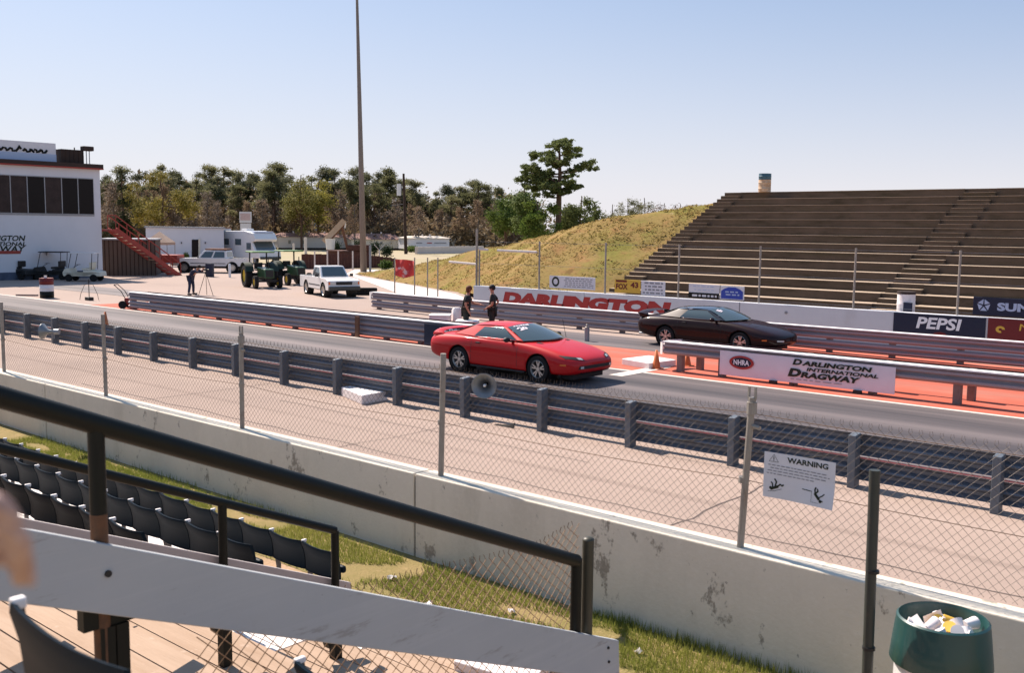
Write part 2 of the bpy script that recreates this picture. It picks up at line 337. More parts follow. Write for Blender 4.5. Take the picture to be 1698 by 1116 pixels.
def ybands(m, bands, nscale=.35):
    """soft stripes along the strip at given Y, broken up by stretched noise: rubber laid by tyres"""
    t = m.node_tree; b = t.nodes['Principled BSDF']; tc = [n for n in t.nodes if n.type == 'TEX_COORD'][0]
    sp = t.nodes.new('ShaderNodeSeparateXYZ'); t.links.new(tc.outputs['Object'], sp.inputs[0])
    mp = t.nodes.new('ShaderNodeMapping'); mp.inputs['Scale'].default_value = (.05, 1.5, 1); t.links.new(tc.outputs['Object'], mp.inputs[0])
    nz = t.nodes.new('ShaderNodeTexNoise'); nz.inputs['Scale'].default_value = 2; nz.inputs['Detail'].default_value = 6; t.links.new(mp.outputs[0], nz.inputs['Vector'])
    for (yc, hw, c, fac) in bands:
        a = t.nodes.new('ShaderNodeMath'); a.operation = 'SUBTRACT'; a.inputs[1].default_value = yc; t.links.new(sp.outputs[1], a.inputs[0])
        q = t.nodes.new('ShaderNodeMath'); q.operation = 'ABSOLUTE'; t.links.new(a.outputs[0], q.inputs[0])
        r = t.nodes.new('ShaderNodeMapRange'); r.interpolation_type = 'SMOOTHSTEP'; r.inputs[1].default_value = hw; r.inputs[2].default_value = hw * .25; r.inputs[3].default_value = 0; r.inputs[4].default_value = fac; t.links.new(q.outputs[0], r.inputs[0])
        r2 = t.nodes.new('ShaderNodeMapRange'); r2.inputs[1].default_value = .3; r2.inputs[2].default_value = .62; r2.inputs[3].default_value = .25; r2.inputs[4].default_value = 1; t.links.new(nz.outputs[0], r2.inputs[0])
        k = t.nodes.new('ShaderNodeMath'); k.operation = 'MULTIPLY'; t.links.new(r.outputs[0], k.inputs[0]); t.links.new(r2.outputs[0], k.inputs[1])
        mx = t.nodes.new('ShaderNodeMix'); mx.data_type = 'RGBA'; t.links.new(b.inputs['Base Color'].links[0].from_socket, mx.inputs[6]); mx.inputs[7].default_value = (*c, 1)
        t.links.new(k.outputs[0], mx.inputs[0]); t.links.new(mx.outputs[2], b.inputs['Base Color'])
ybands(MT['lane'], [(18.0, 1.0, (.045, .04, .045), .8), (19.9, .9, (.04, .036, .04), .85), (20.9, .35, (.05, .045, .045), .6), (15.4, .5, (.2, .165, .155), .6), (26.6, .7, (.05, .045, .05), .7), (16.5, .12, (.05, .045, .045), .5)])
ybands(MT['orange'], [(22.0, .10, (.2, .09, .07), .4), (24.2, .5, (.3, .16, .12), .5)])
ybands(MT['shoulder'], [(11.6, .14, (.20, .15, .125), .45), (9.9, .12, (.21, .16, .13), .4), (12.9, .5, (.40, .31, .26), .5)])
MT['pipe_green2'] = M('olive_fence_pipe', (.055, .05, .032), .45, col2=(.03, .03, .02), scale=6, amt=.5)
MT['pole_dark'] = layered(M('dark_pole', (.04, .045, .04), .5, col2=(.025, .03, .025), scale=4), [(5, .58, .7, (.14, .07, .04), (1, 1, .4), .7)])
MT['board2'] = M('shaded_board', (.44, .38, .36), .7, col2=(.38, .33, .31), scale=2)
MT['teal'] = M('teal_plastic', (.018, .075, .07), .4, col2=(.012, .05, .05), scale=3, coat=.2)

MT['sunlit_lip'] = M('sunlit_lip_pink', (.62, .16, .15), .7, col2=(.5, .2, .18), scale=2)  # sunlight on the guardrail's lower beam, put into the colour
MT['galv_post'] = layered(M('post_steel', (.13, .15, .175), .55, metal=.2, col2=(.09, .105, .125), scale=4, amt=.5), [(5, .6, .75, (.2, .12, .07), (1, 1, .5), .6)])
MT['black_gloss'] = M('gloss_black_paint', (.010, .008, .009), .2, coat=1)
MT['bumper'] = M('grey_bumper', (.05, .055, .055), .4, metal=.2)
MT['canopy_green'] = M('canopy_green', (.10, .20, .06), .5, col2=(.08, .16, .05), scale=4)
MT['parapet'] = M('dark_boarding', (.045, .028, .022), .9, col2=(.03, .02, .018), scale=3)
MT['dark_wood'] = M('dark_wood', (.05, .028, .02), .9, col2=(.03, .018, .014), scale=3)
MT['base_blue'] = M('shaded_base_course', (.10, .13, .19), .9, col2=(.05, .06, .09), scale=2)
MT['cone_pale'] = M('pale_step_edge', (.55, .34, .22), .8)
MT['shed'] = M('shed_boards', (.13, .095, .075), .9, col2=(.09, .065, .052), scale=2, stretch=(3, 3, .4))
MT['tan_canvas'] = M('tan_canvas', (.40, .28, .21), .9, col2=(.33, .23, .17), scale=3)
MT['pinkish'] = M('faded_print', (.45, .30, .30), .8, col2=(.55, .45, .45), scale=6)
MT['pole_steel'] = layered(M('light_pole_steel', (.24, .20, .17), .7, metal=.15, col2=(.2, .165, .14), scale=2, amt=.5), [(1.2, .5, .75, (.15, .115, .095), (1, 1, .2), .6)])
MT['brown_boards'] = M('brown_boards', (.10, .035, .022), .9, col2=(.055, .022, .018), scale=2.5)
MT['tan_paint'] = M('tan_paint', (.50, .36, .24), .5, col2=(.42, .28, .18), scale=4)
MT['flag_red'] = M('red_banner_cloth', (.52, .045, .04), .8, col2=(.66, .5, .48), scale=1.6, contrast=(.56, .62))
MT['roof_brown'] = M('brown_shingle', (.34, .19, .15), .9, col2=(.2, .11, .09), scale=2)
MT['grey_siding'] = M('greyish_siding', (.55, .49, .42), .8, col2=(.48, .43, .37), scale=1, stretch=(.3, .3, 6))
MT['cream_siding'] = M('cream_siding', (.74, .66, .52), .8, col2=(.66, .58, .46), scale=1, stretch=(.3, .3, 6))
MT['rust_tan'] = M('rusty_drum', (.40, .22, .10), .8, col2=(.52, .42, .32), scale=5, amt=.4)
MT['blue_rim'] = M('faded_blue_paint', (.04, .10, .14), .6)
MT['spring2'] = foliage('dull_spring_leaves', (.16, .15, .03), (.26, .23, .055), .4)
MT['understorey'] = foliage('undergrowth', (.12, .085, .055), (.20, .15, .085), .3)
MT['tractor_dark'] = M('tractor_dark_green', (.012, .028, .014), .6, col2=(.01, .02, .012), scale=4)
MT['seam'] = M('tar_seam', (.13, .10, .085), .9)
MT['dry_grass'] = foliage('dry_grass_blades', (.24, .185, .065), (.34, .24, .10), .65)
MT['rear_glass'] = M('dark_rear_glass', (.012, .013, .014), .2, spec=.12)
MT['pane_brown'] = M('curtained_pane', (.05, .035, .033), .3, spec=.12, col2=(.025, .018, .018), scale=2)
MT['trim_red'] = M('red_glint_trim', (.45, .02, .02), .18, metal=.3, coat=1)
MT['trim_dark'] = M('dark_glint_trim', (.25, .2, .19), .16, metal=1)
MT['pale_skin'] = M('pale_skin', (.50, .33, .27), .5, col2=(.34, .19, .15), scale=45, amt=.4, bump=.2, bscale=200)
# ================================================================ the setting
def sheet(name, x0, x1, y0, y1, z, mat):
    m = MB(); m.add([(x0, y0, z), (x1, y0, z), (x1, y1, z), (x0, y1, z)], [(0, 1, 2, 3)])
    return tag(m.build(name, MT[mat]), kind='structure')
sheet('ground', -900, 900, -300, 1100, -.03, 'field')
sheet('pit_road', -110, 25, 7.6, 57, 0.0, 'pit')
sheet('shoulder', -75, 20, 7.6, 14.25, .004, 'shoulder')
sheet('near_lane', -58, 20, 14.25, 21.35, .008, 'lane')
sheet('far_lane', -58, 20, 25.3, 28.0, .008, 'lane')
sheet('centre_strip', -43.5, 20, 21.35, 25.3, .006, 'orange')
sheet('far_strip', -17.5, 20, 28.0, 29.6, .006, 'orange')
sheet('lane_line', -58, 20, 21.22, 21.36, .012, 'white_line')
sheet('cross_line', -14.25, -13.85, 20.3, 22.6, .016, 'white_line')
sheet('far_cross_line', -12.6, -12.2, 25.3, 28.2, .014, 'white_line')
sheet('dirt_path', -60, 12, 4.9, 6.35, -.006, 'dirt')
sheet('verge', -60, 12, 6.3, 7.5, -.002, 'turf')
m = MB(); m.add([(-64,57,.012),(-57.6,48.9,.012),(-49.8,45.3,.012),(-42.9,42,.012),(-38.2,39.6,.012),(-33,35.7,.012),(-30.0,33,.012),(-30,31,.012),(-36,34.5,.012),(-46,41,.012),(-53,45.5,.012),(-60,50,.012),(-66,56,.012)], [tuple(range(13))])
tag(m.build('concrete_path', MT['path_white']), kind='structure')

# grass bank behind the far wall
def interp(x, xs, ys):
    if x <= xs[0]: return ys[0]
    for i in range(1, len(xs)):
        if x <= xs[i]: return ys[i-1] + (ys[i] - ys[i-1]) * (x - xs[i-1]) / (xs[i] - xs[i-1])
    return ys[-1]
TX = [-80,-57,-49.6,-42.7,-38,-33,-30,20]; TY = [60,49.3,45.6,42.4,40,36,33.1,33.1]
CX_ = [-60,-57,-54.7,-51.4,-48.6,-46.3,-44,-41,-38.2,-31.4,-29,-27.7,-26.3,-24.5,20]
CZ_ = [0,.14,.54,.97,1.4,1.87,2.29,2.73,3.18,3.7,4.1,4.38,4.62,5.15,5.3]
from mathutils import noise as mnoise
def hill_z(x, y):
    ty = interp(x, TX, TY); z0 = interp(x, [-38, -30, -27, -24.2], [0, .85, .80, .42]); zr = interp(x, CX_, CZ_)
    cy = ty + max(0, zr - z0) / .45
    if y < ty: return -.4
    a = z0 + .45 * (y - ty)
    b = zr - .22 * max(0, y - cy - 1)
    k = .25; h = max(k - abs(a - b), 0) / k
    z = min(a, b) - h * h * k * .25
    z += .16 * mnoise.noise(Vector((x * .45, y * .45, 0))) + .09 * mnoise.noise(Vector((x * 1.6, y * 1.6, 3))) + .05 * mnoise.noise(Vector((x * 3.7, y * 3.7, 7)))
    return max(z, -.35)
xs = [-62 + .5 * i for i in range(76)] + [-24.16]
rows = []
for x in xs:
    ty = interp(x, TX, TY)
    rows.append([(x, ty - .02 + .3 * j, hill_z(x, ty + .3 * j)) for j in range(100)])
m = MB(); m.grid(rows)
tag(m.build('hill', MT['hill'], smooth=True), kind='structure')

# ---------------------------------------------------------------- near wall with its chain-link fence
t = thing('concrete_wall', 'long low off-white concrete wall with peeling stains running beside the grass verge', 'wall', (-8, 7.55, 0))
WX = [-60, -26.2, -16.75, -7.78, 3.5, 14]
m = MB()
for a, b in zip(WX[:-1], WX[1:]):
    m.box(a + .012, b - .012, 7.43, 7.69, -.05, .935)
m.build('wall_panels', MT['concrete'], t, world=True, bevel=.012)
m = MB()
for a in WX[1:-1]: m.box(a - .02, a + .02, 7.45, 7.67, 0, .90)
m.build('expansion_joint', MT['black'], t, world=True)

FX = [-26.1, -22.4, -18.65, -14.9, -11.22, -7.5, -3.9, -.2, 3.5]
LEAN = {-14.9: -.02, -11.22: .01, -7.5: .03, -3.9: .06}
TOPZ = {-14.9: 2.22, -11.22: 2.22, -7.5: 2.28, -3.9: 2.24}
fence = thing('chain_link_fence', 'rusty chain-link fence on leaning posts along the top of the near concrete wall', 'fence', (-8, 7.58, .93))
def links(m, x0, x1, z0, z1, y, pitch=.0762, r=.0018, wob=.012, tips=True, P=None):
    """diagonal wires, both ways, between two heights; P maps (u, w, v) to a point"""
    if P is None: P = lambda u, v, w: Vector((u, y + v, w))
    h = z1 - z0; n = int((x1 - x0) / pitch)
    for i in range(-int(h / pitch) - 1, n + 1):
        for sgn in (1, -1):
            a = x0 + i * pitch; b = a + h
            u0, u1, w0, w1 = a, b, z0, z1
            if u0 < x0: w0 += x0 - u0; u0 = x0
            if u1 > x1: w1 -= u1 - x1; u1 = x1
            if w1 - w0 < .05: continue
            if sgn < 0: u0, u1 = x0 + x1 - u0, x0 + x1 - u1
            f = lambda u, w: P(u, sgn * .0022 + wob * mnoise.noise(Vector((u * 1.3, w * 1.7, 0))), w)
            k = 3; pts = [f(u0 + (u1 - u0) * j / k, w0 + (w1 - w0) * j / k) for j in range(k + 1)]
            if tips and abs(w1 - z1) < 1e-6:
                pts.append(P(u1 - sgn * .006, 0, w1 + .03))
            m.tube(pts, r, n=3)
m = MB()
for a, b in zip(FX[2:-2], FX[3:-1]):
    links(m, a, b, .98, 2.12, 7.6)
links(m, FX[-2], FX[-1], .98, 2.12, 7.6)
m.build('chain_link_mesh', MT['wire'], fence, world=True)
for x in FX:
    m = MB(); l = LEAN.get(x, 0); zt = TOPZ.get(x, 2.2)
    m.cyl((x, 7.56, .90), (x + l, 7.56, zt), .031, n=10)
    if x in (-11.22, -3.9):
        for q in (-1, 1):
            m.tube([(x + l, 7.56, zt - .10), (x + l + .03 * q, 7.56, zt), (x + l + .028 * q, 7.56, zt + .09)], .013, n=6)
        m.cyl((x + l, 7.56, zt - .14), (x + l, 7.56, zt - .04), .045, n=10)
        m.cyl((x + l, 7.56, 2.0), (x + l + .09, 7.54, 1.99), .02, n=6)
    m.cyl((x, 7.56, 1.5), (x + .005, 7.56, 1.55), .038, n=10)
    m.build('fence_post', MT['fence_post'], fence, world=True)
for z in (1.52, 2.1):
    m = MB(); pts = []
    for a, b in zip(FX[:-1], FX[1:]):
        for k in range(6):
            u = k / 6; pts.append((a + (b - a) * u, 7.585, z - .035 * math.sin(math.pi * u)))
    m.tube(pts, .0035, n=4); m.build('tension_wire', MT['wire_rust'], fence, world=True)

# warning sign wired to the fence
t = thing('warning_sign', 'white warning sign with tumbling stick figures wired to the chain-link fence', 'sign', (-3.385, 7.52, 1.62))
Wd, Hd = .61, .38
def sgn_pt(u, v):                              # gently warped sheet
    return Vector((-.305 + u * Wd, .012 * math.sin(u * 3) - .05 * max(0, u - .35) * max(0, .45 - v) * 2.2, -.19 + v * Hd))
m = MB(); rows = [[sgn_pt(i / 16, j / 10) for i in range(17)] for j in range(11)]
m.grid(rows); rows2 = [[p + Vector((0, .003, 0)) for p in r] for r in rows]; m.grid(rows2)
m.build('sign_panel', MT['sign_white'], t, smooth=True)
m = MB()
def onsign(mb, fn, mi=0):
    k = MB(); fn(k); mb.add([sgn_pt(p[0] / Wd, p[1] / Hd) + Vector((0, -.003, 0)) for p in k.v], k.f, mi)
def seg(k, pts, wd):
    for a, b in zip(pts[:-1], pts[1:]):
        a = Vector((a[0], a[1], 0)); b = Vector((b[0], b[1], 0)); d = (b - a).normalized(); q = Vector((-d.y, d.x, 0)) * wd / 2
        k.add([a - q - d * wd * .3, b - q + d * wd * .3, b + q + d * wd * .3, a + q - d * wd * .3], [(0, 1, 2, 3)])
onsign(m, lambda k: textmesh(k, 'WARNING', (.20, .312, 0), (1, 0, 0), (0, 1, 0), .35, .046, 0, off=.028))
def tri(k):
    seg(k, [(.045, .305), (.085, .365), (.125, .305), (.045, .305)], .003); seg(k, [(.085, .345), (.085, .324)], .007); seg(k, [(.085, .316), (.085, .312)], .007)
m.build('warning_word', MT['ink'], t); m = MB(); onsign(m, tri); m.build('hazard_symbol', MT['ink'], t); m = MB()
def man1(k):
    seg(k, [(.07, .075), (.125, .10)], .022); seg(k, [(.125, .10), (.148, .122), (.165, .112), (.175, .122)], .012)
    seg(k, [(.085, .09), (.08, .12), (.07, .13)], .011); seg(k, [(.105, .10), (.115, .14), (.10, .16)], .012)
    seg(k, [(.045, .052), (.10, .06), (.16, .085)], .003)
    a = [Vector((.066 + .013 * math.cos(x), .083 + .013 * math.sin(x), 0)) for x in [i * .5236 for i in range(12)]]; k.add(a, [tuple(range(12))])
onsign(m, man1); m.build('falling_figure', MT['ink'], t); m = MB()
def man2(k):
    seg(k, [(.452, .10), (.485, .065)], .022); seg(k, [(.452, .10), (.448, .135), (.455, .15)], .012); seg(k, [(.452, .10), (.475, .125), (.468, .14)], .012)
    seg(k, [(.485, .075), (.515, .095), (.53, .11)], .009); seg(k, [(.488, .06), (.52, .05)], .009)
    seg(k, [(.34, .12), (.42, .115)], .006); seg(k, [(.42, .115), (.42, .03), (.49, .03)], .002)
    a = [Vector((.50 + .013 * math.cos(x), .048 + .013 * math.sin(x), 0)) for x in [i * .5236 for i in range(12)]]; k.add(a, [tuple(range(12))])
onsign(m, man2); m.build('falling_figure', MT['ink'], t)
m = MB()
def small(k):
    r2 = random.Random(3)
    for row, (x0, x1) in enumerate(((.04, .52), (.06, .56), (.035, .54), (.03, .42))):
        x = x0
        while x < x1:
            l = r2.uniform(.012, .04); seg(k, [(x, .278 - row * .024 - x * .02), (x + l, .278 - row * .024 - (x + l) * .02)], .007); x += l + .014
onsign(m, small); m.build('small_print', MT['ink_grey'], t)

# horn loudspeakers hung on the fence
def horn(p, label, aim, s=1.0):
    t = thing('horn_loudspeaker', label, 'loudspeaker', p, aim, 'horn loudspeakers on the fence'); t.scale = (.74, .74, .74)
    m = MB(); prof = [(.012, -.26), (.03, -.25), (.04, -.18), (.06, -.1), (.10, -.03), (.165 * s, .02), (.175 * s, .022), (.17 * s, .014), (.10, -.04), (.05, -.12), (.02, -.2)]
    m.lathe(prof, ax='y', n=28); m.build('horn_bell', MT['horn'], t, smooth=True)
    m = MB(); m.lathe([(.0, .0), (.018, -.005), (.022, -.03), (.015, -.12)], ax='y', n=14); m.build('centre_cone', MT['white_paint'], t, smooth=True)
    m = MB(); m.lathe([(0, -.38), (.06, -.375), (.062, -.26), (.02, -.25)], ax='y', n=18); m.bar((0, -.25, -.02), (0, -.25, -.16), .03, .012, (0, 1, 0)); m.build('driver', MT['galv'], t, smooth=False)
    return t
MT['horn'] = M('horn_grey', (.20, .21, .22), .35, metal=.2, col2=(.15, .16, .17), scale=8, coat=.3)
horn(tuple(onY(803, 640, 7.30)), 'grey horn loudspeaker on the fence in front of the red car', R_(212))
horn((-16.5, 7.34, 1.85), 'grey horn loudspeaker on the fence at the far left', R_(122))

# ---------------------------------------------------------------- guardrails
WB = [(0, 0), (.018, .012), (.08, .055), (.082, .10), (.012, .135), (.0, .155), (.012, .175), (.082, .21), (.08, .255), (.018, .298), (0, .31)]
def wbeam(m, x0, x1, y, z, face, yf=None):
    """corrugated beam; face = -1 humps towards -Y"""
    n = max(2, int((x1 - x0) / 1.905)); rows = []
    th = .006
    prof = [(a, b) for a, b in WB] + [(a - th, b) for a, b in reversed(WB)]
    for i in range(n + 1):
        x = x0 + (x1 - x0) * i / n; dy = yf(x) if yf else 0
        jit = .006 * mnoise.noise(Vector((x * .4, z * 5, 1)))
        rows.append([(x, y + dy + face * a + jit, z + b + jit) for a, b in prof])
    m.grid(rows, 0, True)
    for r in (rows[0], rows[-1]): m.add(r, [tuple(range(len(r)))])

t = thing('guardrail', 'dark grey double-beam guardrail on steel posts along the near edge of the strip', 'guardrail', (-15, 13.8, 0))
wb = lambda nm, y, z, x0, x1, face, mat, par, yf=None: (lambda k: (wbeam(k, x0, x1, y, z, face, yf), k.build(nm, MT[mat], par, world=True)))(MB())
wb('beam', 13.86, .455, -60, 8, 1, 'galv_dark', t); wb('beam', 13.86, .095, -60, 8, 1, 'galv_dark', t)
m = MB(); m.box(-60, 8, 13.862, 13.90, .408, .428); m.build('sunlit_lip', MT['sunlit_lip'], t, world=True)  # pink strip painted as the sunlit top lip of the lower beam
PX = [-3.46 - 1.907 * i for i in range(-5, 29)]
for x in PX:
    m = MB(); l = rnd.uniform(-.012, .012)
    m.hexa([(x-.055,13.66,-.02),(x+.055,13.66,-.02),(x+.055,13.85,-.02),(x-.055,13.85,-.02),(x-.055+l,13.66,.765),(x+.055+l,13.66,.765),(x+.055+l,13.85,.785),(x-.055+l,13.85,.785)])
    m.build('rail_post', MT['galv_post'], t, world=True, bevel=.008)
m = MB()
for (x0, x1) in ((-8.9, -7.5), (-7.2, -5.7)):
    m.tube([(x0 + (x1 - x0) * k / 8, 13.60, .44 - .14 * math.sin(math.pi * k / 8)) for k in range(9)], .012, n=5)
m.build('cable', MT['black'], t, world=True)

def twin_rail(name, label, x0, x1, yn, yfar, zs, mat, posts, cap=True, capw=.28, farposts=None, yf=None, cat='guardrail', postmat='post_brown', ptop=.72):
    t = thing(name, label, cat, ((x0 + x1) / 2, yn, 0))
    for z in zs: wb('beam', yn + .09, z, x0, x1, -1, mat, t, yf)
    top = max(zs) + .31
    if cap:
        m = MB(); n = max(2, int((x1 - x0) / 3)); rows = []
        for i in range(n + 1):
            x = x0 + (x1 - x0) * i / n; d = yf(x) if yf else 0
            rows.append([(x, yn - .02 + d, top + .004), (x, yn - .02 + d, top + .035), (x, yn + capw + d, top + .035), (x, yn + capw + d, top + .004)])
        m.grid(rows, 0, True); m.add(rows[0], [(0, 1, 2, 3)]); m.add(rows[-1], [(0, 1, 2, 3)])
        m.build('top_cap', MT['cap_white'], t, world=True)
    if yfar: 
        for z in zs: wb('far_beam', yfar - .09, z, x0, x1, 1, 'galv_dark', t)
    for x in posts:
        d = yf(x) if yf else 0
        m = MB(); m.box(x-.08, x+.08, yn+.10+d, yn+.26+d, -.02, ptop); m.build('rail_post', MT[postmat], t, world=True, bevel=.01)
    for x in (farposts or []):
        m = MB(); m.box(x-.08, x+.08, yfar-.26, yfar-.10, -.02, ptop); m.build('rail_post', MT[postmat], t, world=True, bevel=.01)
    return t
left_rail = twin_rail('guardrail', 'pale twin guardrail with white cap between the lanes, behind the red car', -40.2, -19.6, 21.5, 22.5, (.07, .41), 'rail_pale',
    [-40 + 1.6 * i for i in range(13)], ptop=.7)
m = MB(); m.box(-25.2, -25.02, 21.36, 21.42, .02, .70); m.build('joint_plate', MT['rust'], left_rail, world=True)
right_rail = twin_rail('guardrail', 'white-capped single-beam guardrail carrying the dragway banner between the lanes', -13.75, 9, 21.98, 22.98, (.43,), 'rail_pale',
    [-13.3, -12.1, -10.2, -8.3, -6.48, -4.6, -2.7, -.8, 1.1], farposts=[-13.1, -12.0, -10.1, -8.2, -6.38, -4.5, -2.6, -.7], ptop=.71)
m = MB(); m.grid([[(-13.75 - .22 * math.sin(a), 21.98 + .5 - .5 * math.cos(a), z) for z in (.43, .50, .58, .66, .74)] for a in [math.pi * k / 8 for k in range(9)]]); m.build('end_terminal', MT['cap_white'], right_rail, world=True, smooth=True)
far_yf = lambda x: .055 * max(0, -27 - x) ** 1.4 * .6
far_rail = twin_rail('guardrail', 'long pale double-beam guardrail with white cap in front of the far lettered wall', -33.6, 9, 28.95, None, (.08, .42), 'rail_pale',
    [-33.2 + 1.9 * i for i in range(23)], yf=far_yf, capw=.26, ptop=.7)
m = MB(); d = far_yf(-33.6)
m.grid([[(-33.6 - .25 * math.sin(a), 29.2 + d - .25 * math.cos(a), z) for z in (.40, .52, .64, .75)] for a in [math.pi * k / 6 for k in range(7)]]); m.build('end_terminal', MT['cap_white'], far_rail, world=True, smooth=True)

# ---------------------------------------------------------------- far wall, its lettering, fence and signs
wall2 = thing('concrete_wall', 'white concrete wall with big red lettering below the far grandstand', 'wall', (-15, 32.2, 0))
m = MB()
for a, b in ((-29.97, -23.9), (-23.88, -17.0), (-16.98, -11.5), (-11.48, -4), (-3.98, 6)): m.box(a, b, 32.2, 32.55, -.05, 1.11)
m.build('wall_panels', MT['wall_white'], wall2, world=True, bevel=.015)
m = MB(); textmesh(m, 'DARLINGTON', (-28.25, 32.196, .42), (1, 0, 0), (0, 0, 1), 8.3, .52, .001, shear=.28, off=.085, spacing=1.04)
m.build('red_lettering', MT['ink_red'], wall2, world=True)
m = MB(); m.box(-16.99, -16.97, 32.19, 32.21, 0, 1.1); m.cyl((-15.2, 32.2, .85), (-15.2, 32.17, .85), .05); m.build('joint', MT['ink_grey'], wall2, world=True)

fence2 = thing('chain_link_fence', 'tall thin wire fence on slim posts in front of the far grandstand and grass bank', 'fence', (-18, 32.3, 1.1))
FX2 = [-29.79, -26.38, -23.0, -19.64, -16.34, -12.92, -9.63, -6.2, -2.8]
for i, x in enumerate(FX2):
    m = MB(); m.cyl((x, 32.38, 1.0), (x, 32.38, 2.7 if i == 0 else 3.12), .038, n=8)
    if i == 0: m.cyl((x - .16, 32.38, 0), (x - .16, 32.38, 3.6), .05, n=8)
    m.build('fence_post', MT['fence_post'], fence2, world=True)
for (a, b) in (((745, 434), (791, 438)), ((795, 413), (809, 414)), ((825, 415), (890, 418))):
    m = MB(); p = onY(*a, 32.38); q = onY(*b, 32.38); m.cyl(p, q, .05, n=8); m.build('top_rail', MT['path_white'], fence2, world=True)
for z in (1.2, 2.1, 3.05):
    m = MB(); m.tube([(x, 32.38, z) for x in FX2], .006, n=4); m.build('tension_wire', MT['galv'], fence2, world=True)

def panel(name, label, cat, p0, p1, y, mat, th=.03, group=None):
    """upright flat sign facing -Y between two (x, z) corners"""
    t = thing(name, label, cat, ((p0[0] + p1[0]) / 2, y, p0[1]), group=group)
    m = MB(); m.box(p0[0], p1[0], y, y + th, p0[1], p1[1]); m.build('panel', MT[mat], t, world=True, bevel=.006)
    return t
def bars(t, x0, x1, z0, z1, y, rows, mat, seed, h=.4):
    r2 = random.Random(seed); m = MB(); dz = (z1 - z0) / rows
    for i in range(rows):
        x = x0 + (x1 - x0) * r2.uniform(0, .12)
        while x < x1 - .06:
            l = min(r2.uniform(.07, .22), x1 - x); zc = z1 - dz * (i + .5)
            m.box(x, x + l, y - .004, y - .001, zc - dz * h / 2, zc + dz * h / 2); x += l + .055
    m.build('small_print', MT[mat], t, world=True)
sg = panel('sponsor_sign', 'white sponsor sign with a round black emblem above the red lettering', 'sign', (-25.75, 1.22), (-23.42, 1.72), 32.28, 'sign_white')
m = MB()
for k in range(24):
    a, b = 2 * math.pi * k / 24, 2 * math.pi * (k + 1) / 24
    m.add([(-25.42 + r * math.cos(q) * .95, 32.275, 1.48 + r * math.sin(q)) for q in (a, b) for r in (.12, .205)], [(0, 1, 3, 2)])
m.build('emblem', MT['ink'], sg, world=True)
bars(sg, -25.1, -23.5, 1.27, 1.67, 32.28, 5, 'ink_grey', 2)
sg = panel('sponsor_sign', 'yellow and black sponsor sign at the foot of the terrace steps', 'sign', (-22.47, 1.19), (-21.27, 1.71), 32.28, 'yellow_sign')
m = MB(); textmesh(m, 'FOX', (-22.4, 32.275, 1.32), (1, 0, 0), (0, 0, 1), .55, .22, .001, off=.04); textmesh(m, '43', (-21.72, 32.275, 1.40), (1, 0, 0), (0, 0, 1), .36, .22, .001, off=.04)
m.box(-22.4, -21.9, 32.27, 32.276, 1.6, 1.68); m.build('lettering', MT['maroon_sign'], sg, world=True)
sg = panel('sponsor_sign', 'plain white sponsor sign with four lines of dark print beside the yellow sign', 'sign', (-21.23, 1.15), (-20.16, 1.70), 32.28, 'sign_white')
bars(sg, -21.15, -20.25, 1.18, 1.68, 32.28, 4, 'ink_grey', 5, .45)
sg = panel('sponsor_sign', 'pale sponsor sign with a dark green lower band beside the blue sign', 'sign', (-19.13, 1.17), (-17.86, 1.68), 32.28, 'sign_white')
m = MB(); m.box(-19.13, -17.86, 32.27, 32.277, 1.17, 1.36); m.build('green_band', MT['pipe_green'], sg, world=True)
bars(sg, -19.0, -17.95, 1.18, 1.33, 32.272, 1, 'sign_white', 8, .5); bars(sg, -19.0, -18.0, 1.4, 1.66, 32.28, 2, 'pale_blue', 9, .2)
sg = panel('sponsor_sign', 'blue sponsor sign with a domed house-shaped top', 'sign', (-17.82, 1.17), (-16.87, 1.66), 32.28, 'sign_white')
m = MB(); m.prism([(.04, .03), (.91, .03), (.91, .3), (.8, .38), (.62, .45), (.33, .45), (.15, .38), (.04, .3)], (-17.82, 32.274, 1.17), (1, 0, 0), (0, 0, 1), (0, .005, 0)); m.build('blue_field', MT['blue_sign'], sg, world=True)
bars(sg, -17.65, -17.05, 1.3, 1.5, 32.273, 2, 'pale_blue', 10, .45)
sg = panel('sponsor_banner', 'dark navy banner with white italic PEPSI lettering on the far wall', 'banner', (-11.5, .40), (-8.72, 1.10), 32.165, 'navy')
m = MB(); textmesh(m, 'PEPSI', (-10.78, 32.16, .64), (1, 0, 0), (0, 0, 1), 1.3, .37, .001, shear=.2, off=.03); m.build('white_lettering', MT['ink_white'], sg, world=True)
m = MB(); m.prism([(0, 0), (.5, 0), (.42, .1), (.28, .13), (.1, .1)], (-10.3, 32.16, .44), (1, 0, 0), (0, 0, 1), (0, .004, 0)); m.build('red_emblem', MT['maroon_sign'], sg, world=True)
sg = panel('sponsor_banner', 'dark red banner with yellow emblems on the far wall at the right', 'banner', (-8.66, .40), (-5.2, 1.11), 32.165, 'maroon_sign')
m = MB()
for k in range(16):
    a, b = 1.6 * math.pi * k / 16, 1.6 * math.pi * (k + 1) / 16
    m.add([(-8.3 + r * math.cos(q), 32.16, .78 + r * math.sin(q) * .8) for q in (a, b) for r in (.05, .13)], [(0, 1, 3, 2)])
textmesh(m, 'M', (-7.78, 32.16, .78), (1, 0, 0), (0, 0, 1), .3, .2, .001, shear=.1); m.build('yellow_emblem', MT['yellow_sign'], sg, world=True)
sg = panel('dealer_sign', 'dark blue sign with a pale five-pointed emblem on the fence above the red banner', 'sign', (-9.14, 1.17), (-4.2, 1.72), 32.25, 'navy')
m = MB(); c = Vector((-8.83, 32.245, 1.47))
